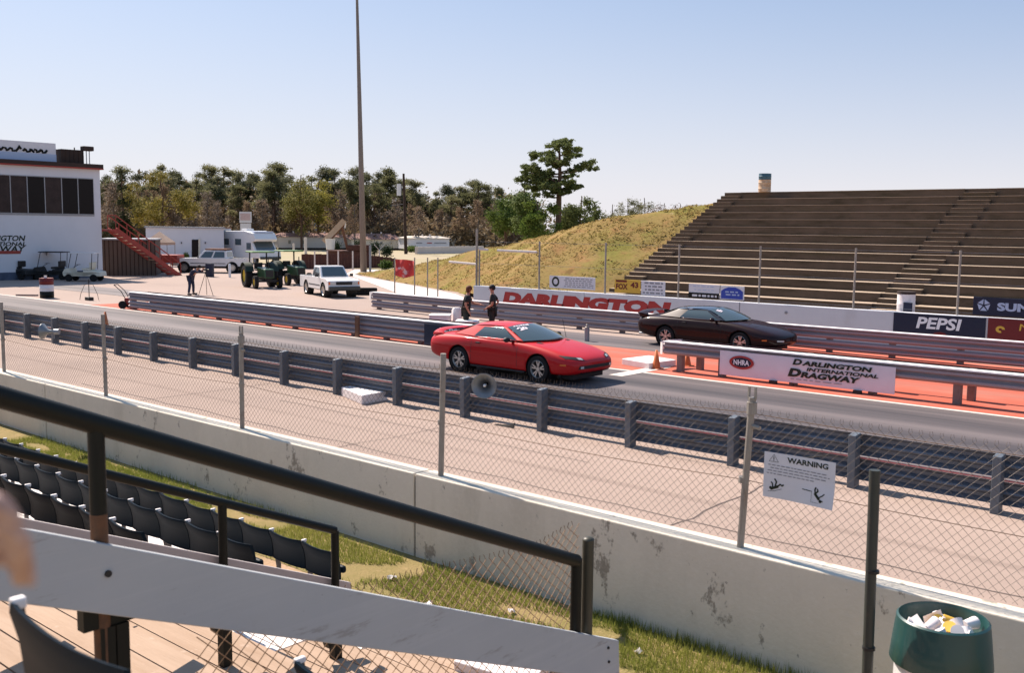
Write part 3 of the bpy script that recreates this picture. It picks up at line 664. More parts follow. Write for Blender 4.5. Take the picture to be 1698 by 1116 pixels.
for k in range(5):
    a0 = math.pi / 2 + 2 * math.pi * k / 5; P = lambda a, r: (c.x + r * math.cos(a), c.y, c.z + r * math.sin(a))
    m.add([P(a0 + .08, .19), P(a0 + 1.256 - .08, .19), P(a0 + .628, .035)], [(0, 1, 2)])
textmesh(m, 'SUMTER', (-8.45, 32.245, 1.33), (1, 0, 0), (0, 0, 1), 1.75, .25, .001, off=.05)
m.build('pale_lettering', MT['pale_blue'], sg, world=True)

# banner on the centre rail
sg = thing('dragway_banner', 'white vinyl banner with green dragway lettering hung on the centre guardrail', 'banner', (-9.9, 21.9, .08))
m = MB(); m.grid([[(-12.05 + 4.32 * i / 30, 21.925 + .012 * mnoise.noise(Vector((i * .5, j, 0))), .09 + .60 * j / 6) for i in range(31)] for j in range(7)])
m.grid([[(-12.05 + 4.32 * i / 30, 21.932 + .012 * mnoise.noise(Vector((i * .5, j, 0))), .09 + .60 * j / 6) for i in range(31)] for j in range(7)])
m.build('vinyl_sheet', MT['banner_white'], sg, world=True, smooth=True)
def oval(m, c, a, b, a2=0, b2=0, n=32):
    P = [(c[0] + a * math.cos(2 * math.pi * k / n), c[1], c[2] + b * math.sin(2 * math.pi * k / n)) for k in range(n)]
    if a2:
        Q = [(c[0] + a2 * math.cos(2 * math.pi * k / n), c[1], c[2] + b2 * math.sin(2 * math.pi * k / n)) for k in range(n)]
        m.add(P + Q, [(k, (k + 1) % n, n + (k + 1) % n, n + k) for k in range(n)])
    else: m.add(P, [tuple(range(n))])
m = MB(); oval(m, (-11.45, 21.905, .44), .33, .165, .26, .12); m.build('red_ring', MT['ink_red'], sg, world=True)
m = MB(); oval(m, (-11.45, 21.907, .44), .255, .118); m.build('navy_oval', MT['navy'], sg, world=True)
m = MB(); textmesh(m, 'NHRA', (-11.66, 21.902, .375), (1, 0, 0), (0, 0, 1), .42, .13, .001, off=.03); m.build('white_lettering', MT['ink_white'], sg, world=True)
m = MB()
textmesh(m, 'D', (-10.13, 21.905, .52), (1, 0, 0), (0, 0, 1), .21, .145, .001, shear=.35, off=.05); textmesh(m, 'ARLINGTON', (-9.9, 21.905, .52), (1, 0, 0), (0, 0, 1), 1.62, .115, .001, shear=.35, off=.05)
textmesh(m, 'INTERNATIONAL', (-9.78, 21.905, .40), (1, 0, 0), (0, 0, 1), 1.68, .085, .001, shear=.35, off=.04)
textmesh(m, 'D', (-10.24, 21.905, .235), (1, 0, 0), (0, 0, 1), .30, .20, .001, shear=.35, off=.06); textmesh(m, 'RAGWAY', (-9.92, 21.905, .235), (1, 0, 0), (0, 0, 1), 1.38, .14, .001, shear=.35, off=.05)
m.build('green_lettering', MT['ink'], sg, world=True)
bars(sg, -10.2, -8.9, .17, .20, 21.905, 1, 'ink_grey', 4, .5)
m = MB()
for x in (-10.6, -8.55): m.box(x - .09, x + .09, 21.86, 21.95, 0, .09)
m.build('foot', MT['black'], sg, world=True)

# navy drinks banner on the left rail
sg = thing('sponsor_banner', 'small navy banner with PEPSI lettering on the centre guardrail behind the red car', 'banner', (-21.2, 21.42, .05))
m = MB(); m.box(-21.95, -20.2, 21.37, 21.39, .04, .69); m.build('panel', MT['navy'], sg, world=True)
m = MB(); textmesh(m, 'PEPSI', (-21.3, 21.366, .42), (1, 0, 0), (0, 0, 1), .85, .2, .001, shear=.15, off=.03); m.build('white_lettering', MT['ink_white'], sg, world=True)

# ---------------------------------------------------------------- far grandstand
gs = thing('grandstand', 'big empty concrete terrace grandstand with weathered brown risers across the strip', 'grandstand', (-15, 34, 0))
Y0, Z0, RUN, RISE, NR = 33.45, .86, .735, .331, 15
XL, XA0, XA1, XR = -23.2, -13.0, -11.75, 14.0
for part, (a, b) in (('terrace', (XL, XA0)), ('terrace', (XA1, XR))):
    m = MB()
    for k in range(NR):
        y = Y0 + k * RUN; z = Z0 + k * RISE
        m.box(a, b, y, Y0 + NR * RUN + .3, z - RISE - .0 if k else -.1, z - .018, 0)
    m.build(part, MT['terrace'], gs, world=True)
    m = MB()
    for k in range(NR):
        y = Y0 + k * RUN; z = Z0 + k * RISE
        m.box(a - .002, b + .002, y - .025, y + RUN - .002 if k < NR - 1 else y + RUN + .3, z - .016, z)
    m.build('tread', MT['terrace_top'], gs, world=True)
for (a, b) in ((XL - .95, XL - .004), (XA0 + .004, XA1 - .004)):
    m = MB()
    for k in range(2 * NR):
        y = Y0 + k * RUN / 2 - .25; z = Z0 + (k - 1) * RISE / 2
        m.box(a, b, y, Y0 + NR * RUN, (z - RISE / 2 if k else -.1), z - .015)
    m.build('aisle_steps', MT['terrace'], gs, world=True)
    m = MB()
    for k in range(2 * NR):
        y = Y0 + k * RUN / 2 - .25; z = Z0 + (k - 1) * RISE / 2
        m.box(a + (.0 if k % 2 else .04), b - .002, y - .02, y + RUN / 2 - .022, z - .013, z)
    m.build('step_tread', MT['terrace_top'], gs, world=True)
# ================================================================ near bleachers, railings, seats
SLOPE = .32 / .75
bl = thing('bleachers', 'sloping wooden plank bleacher floor below the camera in bright sun', 'bleachers', (-6, 3.5, 0))
TREADS = [(5.0, 5.85, .02), (4.15, 5.0, .29), (3.3, 4.15, .56), (2.5, 3.3, .88), (1.75, 2.5, 1.25), (1.0, 1.75, 1.62), (.25, 1.0, 1.98), (-.5, .25, 2.3)]
for k, (ya, yb, z) in enumerate(TREADS):
    pw = (yb - ya) / 4
    xs_ = -6.3 if k < 2 else -7.5
    for (xa, xb, mt, nm) in ((-30, xs_, 'plank_white' if k < 3 else 'plank', 'seat_tread' if k < 3 else 'plank_tread'), (xs_ + .02, -1.2, 'plank', 'plank_tread')):
        m = MB()
        for j in range(4):
            m.box(xa, xb, ya + pw * j + .005, ya + pw * (j + 1) - .007, z - .035 - .001 * j, z - .001 * j)
        m.build(nm, MT[mt], bl, world=True)
    m = MB(); m.box(-30, -1.25, ya + .02, ya + .04, z - .33, z - .04); m.build('riser_board', MT['plank'], bl, world=True)

# sloping board and railing in front
def slope_pt(x, y, off): return Vector((x, y, off - SLOPE * (y - 1.72)))
XB = -3.42
t = thing('sloping_board', 'wide white painted board sloping down across the foreground under the green handrail', 'board', (XB, 2.5, 1.9))
a0, b0 = slope_pt(XB, -.9, 2.455), slope_pt(XB, 5.05, 2.455); hz = Vector((0, 0, -.272))
m = MB(); th = Vector((-.04, 0, 0))
m.hexa([a0 + hz, b0 + hz + Vector((0, .02, 0)), b0 + hz + th, a0 + hz + th, a0, b0, b0 + th, a0 + th])
m.build('plank', MT['board'], t, world=True, bevel=.004)
m = MB()
for (y, dz) in ((1.72, -.11), (4.93, -.06), (4.94, -.15)):
    p = slope_pt(XB, y, 2.455 + dz); m.cyl(p + Vector((-.002, 0, 0)), p + Vector((.008, 0, 0)), .013 if y < 3 else .009, n=10)
m.build('bolt', MT['black'], t, world=True)

def rail_line(x, y0, y1, off, pr, posts, label, endpost=None, bottom=None):
    t = thing('handrail', label, 'handrail', (x, (y0 + y1) / 2, 1.2), group='green pipe handrails of the bleachers')
    m = MB(); m.cyl(slope_pt(x, y0, off), slope_pt(x, y1, off), pr, n=14); m.build('top_rail', MT['pipe_green'], t, world=True, smooth=False, auto=40)
    for (y, zb) in posts:
        m = MB(); m.cyl((x, y, zb), slope_pt(x, y, off), pr, n=14); m.build('post', MT['pipe_green'], t, world=True, auto=40)
    return t
XR1 = XB - .055
h1 = rail_line(XR1, -.9, 4.66, 2.895, .039, [(-.6, 2.4)], 'thick dark green handrail sloping over the white board, nearest the camera')
m = MB(); m.cyl((XR1, 1.72, 1.65), (XR1, 1.72, 2.56), .031, n=14); m.build('rusty_post', MT['pipe_rust'], h1, world=True, auto=40)
m = MB(); m.cyl((XR1, 1.72, 2.53), (XR1, 1.72, 2.89), .0305, n=14); m.build('post', MT['pipe_green'], h1, world=True, auto=40)
m = MB(); m.box(XR1 - .03, XR1 + .02, 1.64, 1.84, 2.13, 2.22); m.box(XR1 - .03, XR1 + .03, 1.70, 1.755, 1.6, 2.129); m.box(XR1 - .03, XR1 + .03, 1.7605, 1.81, 1.6, 2.129); m.box(XR1 - .025, XR1 - .0, 1.75, 1.77, 1.62, 1.66); m.box(XR1 - .025, XR1, 1.75, 1.77, 2.0, 2.05); m.build('bracket', MT['pipe_green'], h1, world=True)
m = MB(); m.cyl((XR1, 4.66, .3), (XR1, 4.66, 1.655), .034, n=14); m.build('post', MT['pipe_green'], h1, world=True, auto=40)
ep = thing('fence_post', 'rounded dark green end post where the torn chain-link fence stops', 'post', (XR1 - .0, 4.78, 0))
m = MB(); m.cyl((XR1, 4.775, 0), (XR1, 4.775, 1.745), .036, n=16); m.sphere((XR1, 4.775, 1.745), (.037, .037, .018), 16, 6); m.build('pipe', MT['pipe_green2'] if 'pipe_green2' in MT else MT['pipe_green'], ep, world=True, auto=50)

XR2 = -5.85
h2 = rail_line(XR2, -.5, 4.75, 2.60, .031, [(3.77, .55), (4.75, .3)], 'lower dark green handrail with two posts beyond the white board')
m = MB(); m.cyl(slope_pt(XR2, -.5, 2.02), slope_pt(XR2, 4.7, 2.02), .026, n=10); m.build('mid_rail', MT['pipe_green'], h2, world=True, auto=40)
for y, z in ((3.77, .93), (4.75, .50)):
    m = MB()
    m.prism([(-.17, 0), (.17, 0), (.17, -.05), (.05, -.09), (-.05, -.09), (-.09, -.13), (-.12, -.05)], (XR2 - .03, y, z + .03), (0, 1, 0), (0, 0, 1), (.07, 0, 0))
    m.box(XR2 - .035, XR2 + .035, y - .035, y + .035, z - 1.0, z)
    m.build('bracket', MT['pipe_green'], h2, world=True)
t = thing('sloping_board', 'second white board sloping beside the lower handrail, mostly hidden', 'board', (XR2, 2.5, 1.2))
a0, b0 = slope_pt(XR2 - .05, -.5, 2.205), slope_pt(XR2 - .05, 4.95, 2.205); m = MB()
m.hexa([a0 + hz * .3, b0 + hz * .3, b0 + hz * .3 + th, a0 + hz * .3 + th, a0, b0, b0 + th, a0 + th]); m.build('plank', MT['board2'], t, world=True, bevel=.004)

# torn chain-link panel behind the white board
cf = thing('chain_link_fence', 'loose chain-link panel with twisted tips behind the white board', 'fence', (XR1 - .04, 3.6, 1))
m = MB()
y0f, y1f = 2.15, 4.74
top = lambda y: interp(y, [2.15, 2.6, 3.4, 3.9, 4.3, 4.74], [1.95, 1.95, 1.88, 1.83, 1.80, 1.86])
def PF(u, v, w):
    f = (w - .1) / 1.9; return Vector((XR1 - .05 + v * 2.5 + .03 * mnoise.noise(Vector((u, w, 2))), u + .02 * mnoise.noise(Vector((u * 2, w * 2, 5))), .1 + (top(u) - .1) * f))
links(m, y0f, y1f, .1, 2.0, 0, pitch=.078, r=.0026, wob=.014, P=PF)
m.build('chain_link_mesh', MT['wire_rust'], cf, world=True)

# stadium seats
def make_seat(label):
    t = thing('stadium_seat', label, 'seat', (0, 0, 0), group='navy stadium seats of the bleachers')
    m = MB(); rows = []
    for i in range(9):
        u = -1 + i / 4; x = u * .233; bow = .022 * (1 - u * u)
        sh = [(0, .55), (.008, .57), (.004, .65), (-.015, .76), (-.035, .815), (-.055, .82), (-.06, .80), (-.03, .73), (-.014, .65), (-.012, .57), (-.02, .55)]
        rows.append([(x, -.10 + a * 1.0 - bow + .05, z - (0.012 * (1 - u * u) if z > .7 else 0)) for a, z in sh])
    m.grid(rows, 0, True)
    for r in (rows[0], rows[-1]): m.add(r, [tuple(range(len(r)))])
    m.build('backrest', MT['seat'], t, smooth=False, auto=50)
    m = MB(); m.box(-.2, .2, .0, .05, .59, .655); m.build('seat_pan', MT['seat'], t, bevel=.02)
    m = MB()
    for s in (-1,):
        x = s * .24
        m.prism([(-.085, .805), (-.06, .81), (-.02, .60), (.02, .47), (.02, .02), (.08, 0), (-.06, 0), (-.02, .03), (-.02, .45), (-.045, .6)], (x - .010, 0, 0), (0, 1, 0), (0, 0, 1), (.020, 0, 0))
    m.build('stanchion', MT['seat_metal'], t)
    m = MB(); m.box(-.252, -.228, -.10, -.05, .80, .826); m.build('end_cap', MT['cap_white'], t, bevel=.006)
    return t
seat0 = make_seat('navy plastic stadium seat facing the strip in the rows left of the handrail'); used = [False]
def put_seat(x, y, z, rz=0, label=None):
    o = seat0 if not used[0] else copy_tree(seat0); used[0] = True
    o.location = (x, y, z); o.rotation_euler = (0, 0, rz)
    if label: o['label'] = label
    return o
for k in range(3):
    for i in range(27):
        x = -6.75 - .478 * i
        put_seat(x, TREADS[k][0] + .40 - (.06 if k == 2 else 0), TREADS[k][2] + (.01 if k < 2 else .05))
s_ = put_seat(-1.84, .895, 2.02); s_['label'] = 'nearest navy seat back at the bottom left below the white board'; s_.scale = (1, .6, 1)
s_ = put_seat(-2.90, 2.44, 1.07); s_['label'] = 'navy seat corner behind the chain-link panel at the bottom edge'

# post and bin at the right
t = thing('metal_post', 'dark green metal pole standing by the near concrete wall at the right', 'post', (-2.3, 6.3, 0))
m = MB(); m.cyl((-2.29, 6.3, 0), (-2.32, 6.3, 2.1), .035, n=14); m.build('pole', MT['pole_dark'] if 'pole_dark' in MT else MT['pipe_green'], t, world=True, auto=50)
for z in (.9, 1.42): m = MB(); m.cyl((-2.30, 6.3, z), (-2.30, 6.3, z + .02), .041, n=14); m.build('band', MT['black'], t, world=True)
tb = thing('trash_barrel', 'white trash barrel with dark teal rim band full of paper cups by the wall', 'trash barrel', (-1.93, 6.58, 0))
m = MB(); m.lathe([(0, .02), (.285, .02), (.29, .3), (.288, .62), (.283, .86), (.255, .86), (.25, .3)], n=32); m.build('drum', MT['white_paint'], tb, smooth=False, auto=40)
m = MB(); m.lathe([(.312, .835), (.318, .845), (.302, .99), (.285, 1.13), (.272, 1.14), (.266, 1.12), (.268, .80)], n=36); m.build('lid_band', MT['teal'], tb, auto=40)
m = MB(); m.lathe([(0, 1.0), (.265, 1.0)], n=20)
m.build('rubbish_bag', MT['foam'], tb)
r3 = random.Random(5)
for i in range(22):
    a = r3.uniform(0, 6.28); r = .22 * math.sqrt(r3.random()); c = Vector((r * math.cos(a), r * math.sin(a), 1.03 + r3.uniform(-.02, .06)))
    d = Vector((r3.uniform(-1, 1), r3.uniform(-1, 1), r3.uniform(-.1, .9))).normalized()
    m = MB()
    if i % 3: m.cyl(c - d * .05, c + d * .05, .028, .042, n=12); nm = 'paper_cup'
    else:
        m.obox(c, d * .06, d.orthogonal() * .045, Vector((0, 0, .004))); nm = 'crumpled_wrapper'
    m.build(nm, MT[r3.choice(['foam', 'foam', 'white_paint', 'foam', 'pinkish', 'foam', 'yellow_sign'])], tb, auto=40)

# white sheet on the ground, litter
t = thing('foam_sheet', 'white foam sheet lying on the tan dirt behind the chain-link panel', 'foam sheet', (-5.2, 5.7, 0))
m = MB(); m.obox((-5.15, 5.95, .05), (.36, .05, 0), (-.08, .27, 0), (0, 0, .05)); m.build('sheet', MT['foam'], t, world=True, bevel=.01)
litter_spots = [(-14.2, 6.2), (-12.9, 6.25), (-9.9, 6.7), (-9.2, 6.55), (-7.4, 6.75), (-6.6, 6.5), (-5.9, 6.9), (-3.4, 6.9), (-11.3, 6.3), (-4.5, 6.95)]
for i, (x, y) in enumerate(litter_spots):
    m = MB(); a = r3.uniform(0, 3); l = r3.uniform(.025, .05)
    m.grid([[(u * l * math.cos(a) - v * .03 * math.sin(a), u * l * math.sin(a) + v * .03 * math.cos(a), .03 + .02 * math.sin(u * 3 + v * 4 + i)) for u in (-1, -.3, .4, 1)] for v in (-1, 0, 1)])
    m.grid([[(u * l * math.cos(a) - v * .03 * math.sin(a), u * l * math.sin(a) + v * .03 * math.cos(a), .026 + .02 * math.sin(u * 3 + v * 4 + i)) for u in (-1, -.3, .4, 1)] for v in (-1, 0, 1)])
    o = m.build('paper_scrap', MT['foam']); o.location = (x, y, 0)
    tag(o, 'small white paper scrap lying on the grass verge by the near wall', 'litter', 'paper scraps on the verge')

# grass blades on the verge
m = MB(); rg = random.Random(11)
for i in range(75000):
    x = rg.uniform(-17, 0.2); y = 6.28 + 1.15 * rg.random() 
    d = mnoise.noise(Vector((x * 1.1, y * 2.2, 0))) 
    if d < -.25 + .9 * max(0, 6.62 - y): continue
    if x < -5.5 and (y > 7.30 + .12 * d or y < 6.5 + .15 * d) and rg.random() < .85: continue
    near = 1.6 if y > 7.33 else 1
    h = rg.uniform(.03, .075) * near * (1.2 if x > -5 else 1); a = rg.uniform(0, 6.28); wd = .004; lx, ly = rg.uniform(-.03, .03), rg.uniform(-.03, .03)
    ca, sa = math.cos(a) * wd, math.sin(a) * wd
    m.add([(x - ca, y - sa, -.003), (x + ca, y + sa, -.003), (x + lx, y + ly, h)], [(0, 1, 2)])
tag(m.build('grass', MT['grass']), 'short patchy green grass on the verge at the foot of the near wall', 'grass', kind='stuff')

# small things by the near guardrail
t = thing('white_block', 'low white block lying beside the near guardrail left of the loudspeaker', 'block', (-15.9, 13.7, 0))
m = MB(); a = G(566, 657); b = G(600, 672); c = G(643, 664); a.z = b.z = c.z = 0; d = a + c - b
m.hexa([a, b, c, d] + [p + Vector((0, 0, .2)) for p in (a, b, c, d)]); m.build('block', MT['foam'], t, world=True, bevel=.02)
p = G(840, 708); t = thing('rubber_scrap', 'torn scrap of black tyre rubber lying on the pale asphalt', 'scrap', p)
m = MB(); m.grid([[(-.28 + .5 * i / 6, -.05 + .12 * j / 3 * (1 - i / 9), .01 + .10 * (i / 6) ** 2 * (j / 3)) for i in range(7)] for j in range(4)]); m.grid([[(-.28 + .5 * i / 6, -.05 + .12 * j / 3 * (1 - i / 9), .0 + .10 * (i / 6) ** 2 * (j / 3)) for i in range(7)] for j in range(4)])
m.build('rubber', MT['rubber'], t)
def cone(p, label, h=.5):
    t = thing('traffic_cone', label, 'traffic cone', p, group='orange traffic cones')
    m = MB(); m.box(-.15, .15, -.15, .15, 0, .03); m.build('base', MT['orange_cone'], t, bevel=.01)
    m = MB(); m.lathe([(.115, .03), (.03, h), (.0, h + .005)], n=18); m.build('cone', MT['orange_cone'], t, smooth=True)
cone(G(1088, 612), 'orange traffic cone in front of the white slab by the rail end')
cone(G(1139, 607), 'orange traffic cone behind the end of the centre guardrail', .42)
cone(G(175, 541), 'small orange traffic cone just behind the near guardrail at the left', .52)
t = thing('white_slab', 'long low white slab on the orange strip beside the traffic cone', 'slab', (-14.5, 22.5, 0))
a, b, c = G(1031, 605), G(1076, 613), G(1121, 607); d = a + c - b; m = MB()
m.hexa([a, b, c, d] + [p + Vector((0, 0, .17)) for p in (a, b, c, d)]); m.build('slab', MT['foam'], t, world=True, bevel=.015)
p = G(973, 566); t = thing('bollard', 'short grey bollard standing beyond the windshield of the red car', 'bollard', p)
m = MB(); m.cyl((0, 0, 0), (0, 0, .42), .085, n=14); m.build('post', MT['galv'], t); m = MB(); m.sphere((0, 0, .44), (.08, .08, .05), 14, 6); m.cyl((0, 0, .44), (0, 0, .56), .035); m.build('cap', MT['fence_post'], t, smooth=True)
# white boxes by the crew
for (x, wd, h, zz, lb) in ((730, .68, .75, 562, 'square white box on the centre strip left of the red-haired man'), (775, .72, .62, 566, 'square white box in front of the red-haired man'), (757, .34, .95, 560, 'tall narrow white cylinder beside the red-haired man')):
    p = G(x, zz - 4); t = thing('white_box', lb, 'box', p, R_(38)); m = MB()
    if wd < .5: m.lathe([(0, 0), (wd / 2, 0), (wd / 2, h - .1), (wd / 3, h), (0, h)], n=18); m.build('drum', MT['foam'], t, auto=40)
    else:
        m.box(-wd / 2, wd / 2, -wd / 2, wd / 2, 0, h - .05); m.build('tub', MT['foam'], t, bevel=.03)
        m = MB(); m.box(-wd / 2 - .015, wd / 2 + .015, -wd / 2 - .015, wd / 2 + .015, h - .048, h); m.build('lid', MT['cap_white'], t, bevel=.02)

# old tar seams on the pale asphalt
for k, (x0, x1, y0, sl) in enumerate(((-22, -2, 10.6, .004), (-17, -9, 12.4, -.01), (-9, 1, 9.0, .012))):
    m = MB(); n = 60; rows = []
    for i in range(n + 1):
        x = lerp0(x0, x1, i / n); y = y0 + sl * (x - x0) + .10 * mnoise.noise(Vector((x * .9, k, 0))) + .03 * mnoise.noise(Vector((x * 4, k, 0))); wd = .010 + .012 * abs(mnoise.noise(Vector((x * 1.7, k, 5))))
        rows.append([(x, y - wd, .0085), (x, y + wd, .0085)])
    m.grid(rows); tag(m.build('tar_seam', MT['seam']), kind='structure')
for k, x0 in enumerate((-12.6, -6.3, -19.0)):
    m = MB(); rows = []
    for i in range(30):
        y = 7.8 + 5.8 * i / 29; x = x0 + .15 * mnoise.noise(Vector((y * .8, k, 9))) + .05 * mnoise.noise(Vector((y * 3, k, 2))); rows.append([(x - .009, y, .0105), (x + .009, y, .0105)])
    m.grid(rows); tag(m.build('tar_seam', MT['seam']), kind='structure')
# dry grass tufts on the bank
m = MB(); rg = random.Random(31)
for i in range(34000):
    x = rg.uniform(-58, -24.3); y = interp(x, TX, TY) + rg.random() ** .8 * 13
    if mnoise.noise(Vector((x * .5, y * .5, 1))) < -.15: continue
    z = hill_z(x, y); h = rg.uniform(.025, .075); a = rg.uniform(0, 6.28)
    for q in range(2):
        ca, sa = math.cos(a + q * 2.1) * .05, math.sin(a + q * 2.1) * .05
        m.add([(x - ca, y - sa, z - .02), (x + ca, y + sa, z - .02), (x + rg.uniform(-.09, .09), y + rg.uniform(-.09, .09), z + h)], [(0, 1, 2)])
tag(m.build('dry_grass', MT['dry_grass']), 'short dry tan and olive grass covering the bank beside the grandstand', 'grass', kind='stuff')
# ================================================================ the two coupes
def lerp(a, b, t): return a + (b - a) * t
def wheel(parent, x, y, r, wd, side, rim='alloy', spokes=5, z=None):
    z = r if z is None else z
    w = thing('wheel', None, None, (x, y, z)); w.parent = parent
    m = MB(); h = wd / 2
    m.lathe([(r * .66, -h), (r * .78, -h * 1.0), (r * .94, -h * .98), (r, -h * .75), (r, h * .75), (r * .94, h * .98), (r * .78, h), (r * .66, h)], ax='y', n=32); m.build('tyre', MT['rubber'], w, auto=45)
    m = MB(); s = side
    m.lathe([(r * .67, s * h * .95), (r * .64, s * h * .98), (r * .60, s * h * .7), (r * .58, -s * h * .8)], ax='y', n=32)
    m.lathe([(0, s * h * .8), (r * .15, s * h * .8), (r * .17, s * h * .5), (r * .17, -s * h * .3)], ax='y', n=16)
    for k in range(spokes):
        a = 2 * math.pi * k / spokes + .3
        for da in (-.13, .13):
            u = Vector((math.cos(a + da * .5), 0, math.sin(a + da * .5))); u2 = Vector((math.cos(a + da * 1.6), 0, math.sin(a + da * 1.6))); q = Vector((-math.sin(a), 0, math.cos(a))) * r * .055; dy = Vector((0, s * h * .10, 0)); o = Vector((0, s * h * .66, 0))
            p0 = u * r * .12 + o; p1 = u2 * r * .61 + o
            m.hexa([p0 - q - dy, p1 - q - dy, p1 + q - dy, p0 + q - dy, p0 - q + dy, p1 - q + dy, p1 + q + dy, p0 + q + dy])
    m.build('rim', MT[rim], w)
    m = MB(); m.lathe([(0, -s * h * .2), (r * .6, -s * h * .2)], ax='y', n=20); m.build('brake_disc', MT['black'], w)
    return w

def section(s):
    x, zb, wb, zm, wm, zs, ws, zc = s
    half = [(0, zb), (wb * .6, zb), (wb, zb + .015), (lerp(wb, wm, .75), lerp(zb, zm, .35)), (wm, zm), (wm * .994, lerp(zm, zs, .30)), (lerp(wm, ws, .22), lerp(zm, zs, .70)), (ws + .04, zs - .025), (ws - .04, zs + .006), (ws * .62, lerp(zs, zc, .75)), (ws * .28, zc), (0, zc)]
    full = [(-y, z) for y, z in half] + [(y, z) for y, z in reversed(half[1:-1])]
    return [Vector((x, y, z)) for y, z in full]

def cut_wheels(o, axles, r, half, inner):
    for x in axles:
        for s in (-1, 1):
            m = MB(); m.cyl((x, s * inner, .33), (x, s * (half + .2), .33), r, n=40); c = m.build('tmp', MT['black'], o.parent)
            b = o.modifiers.new('cut', 'BOOLEAN'); b.object = c; b.operation = 'DIFFERENCE'; b.solver = 'EXACT'
    cs = [m.object for m in o.modifiers if m.type == 'BOOLEAN']
    bake(o)
    for c in cs: bpy.data.objects.remove(c)

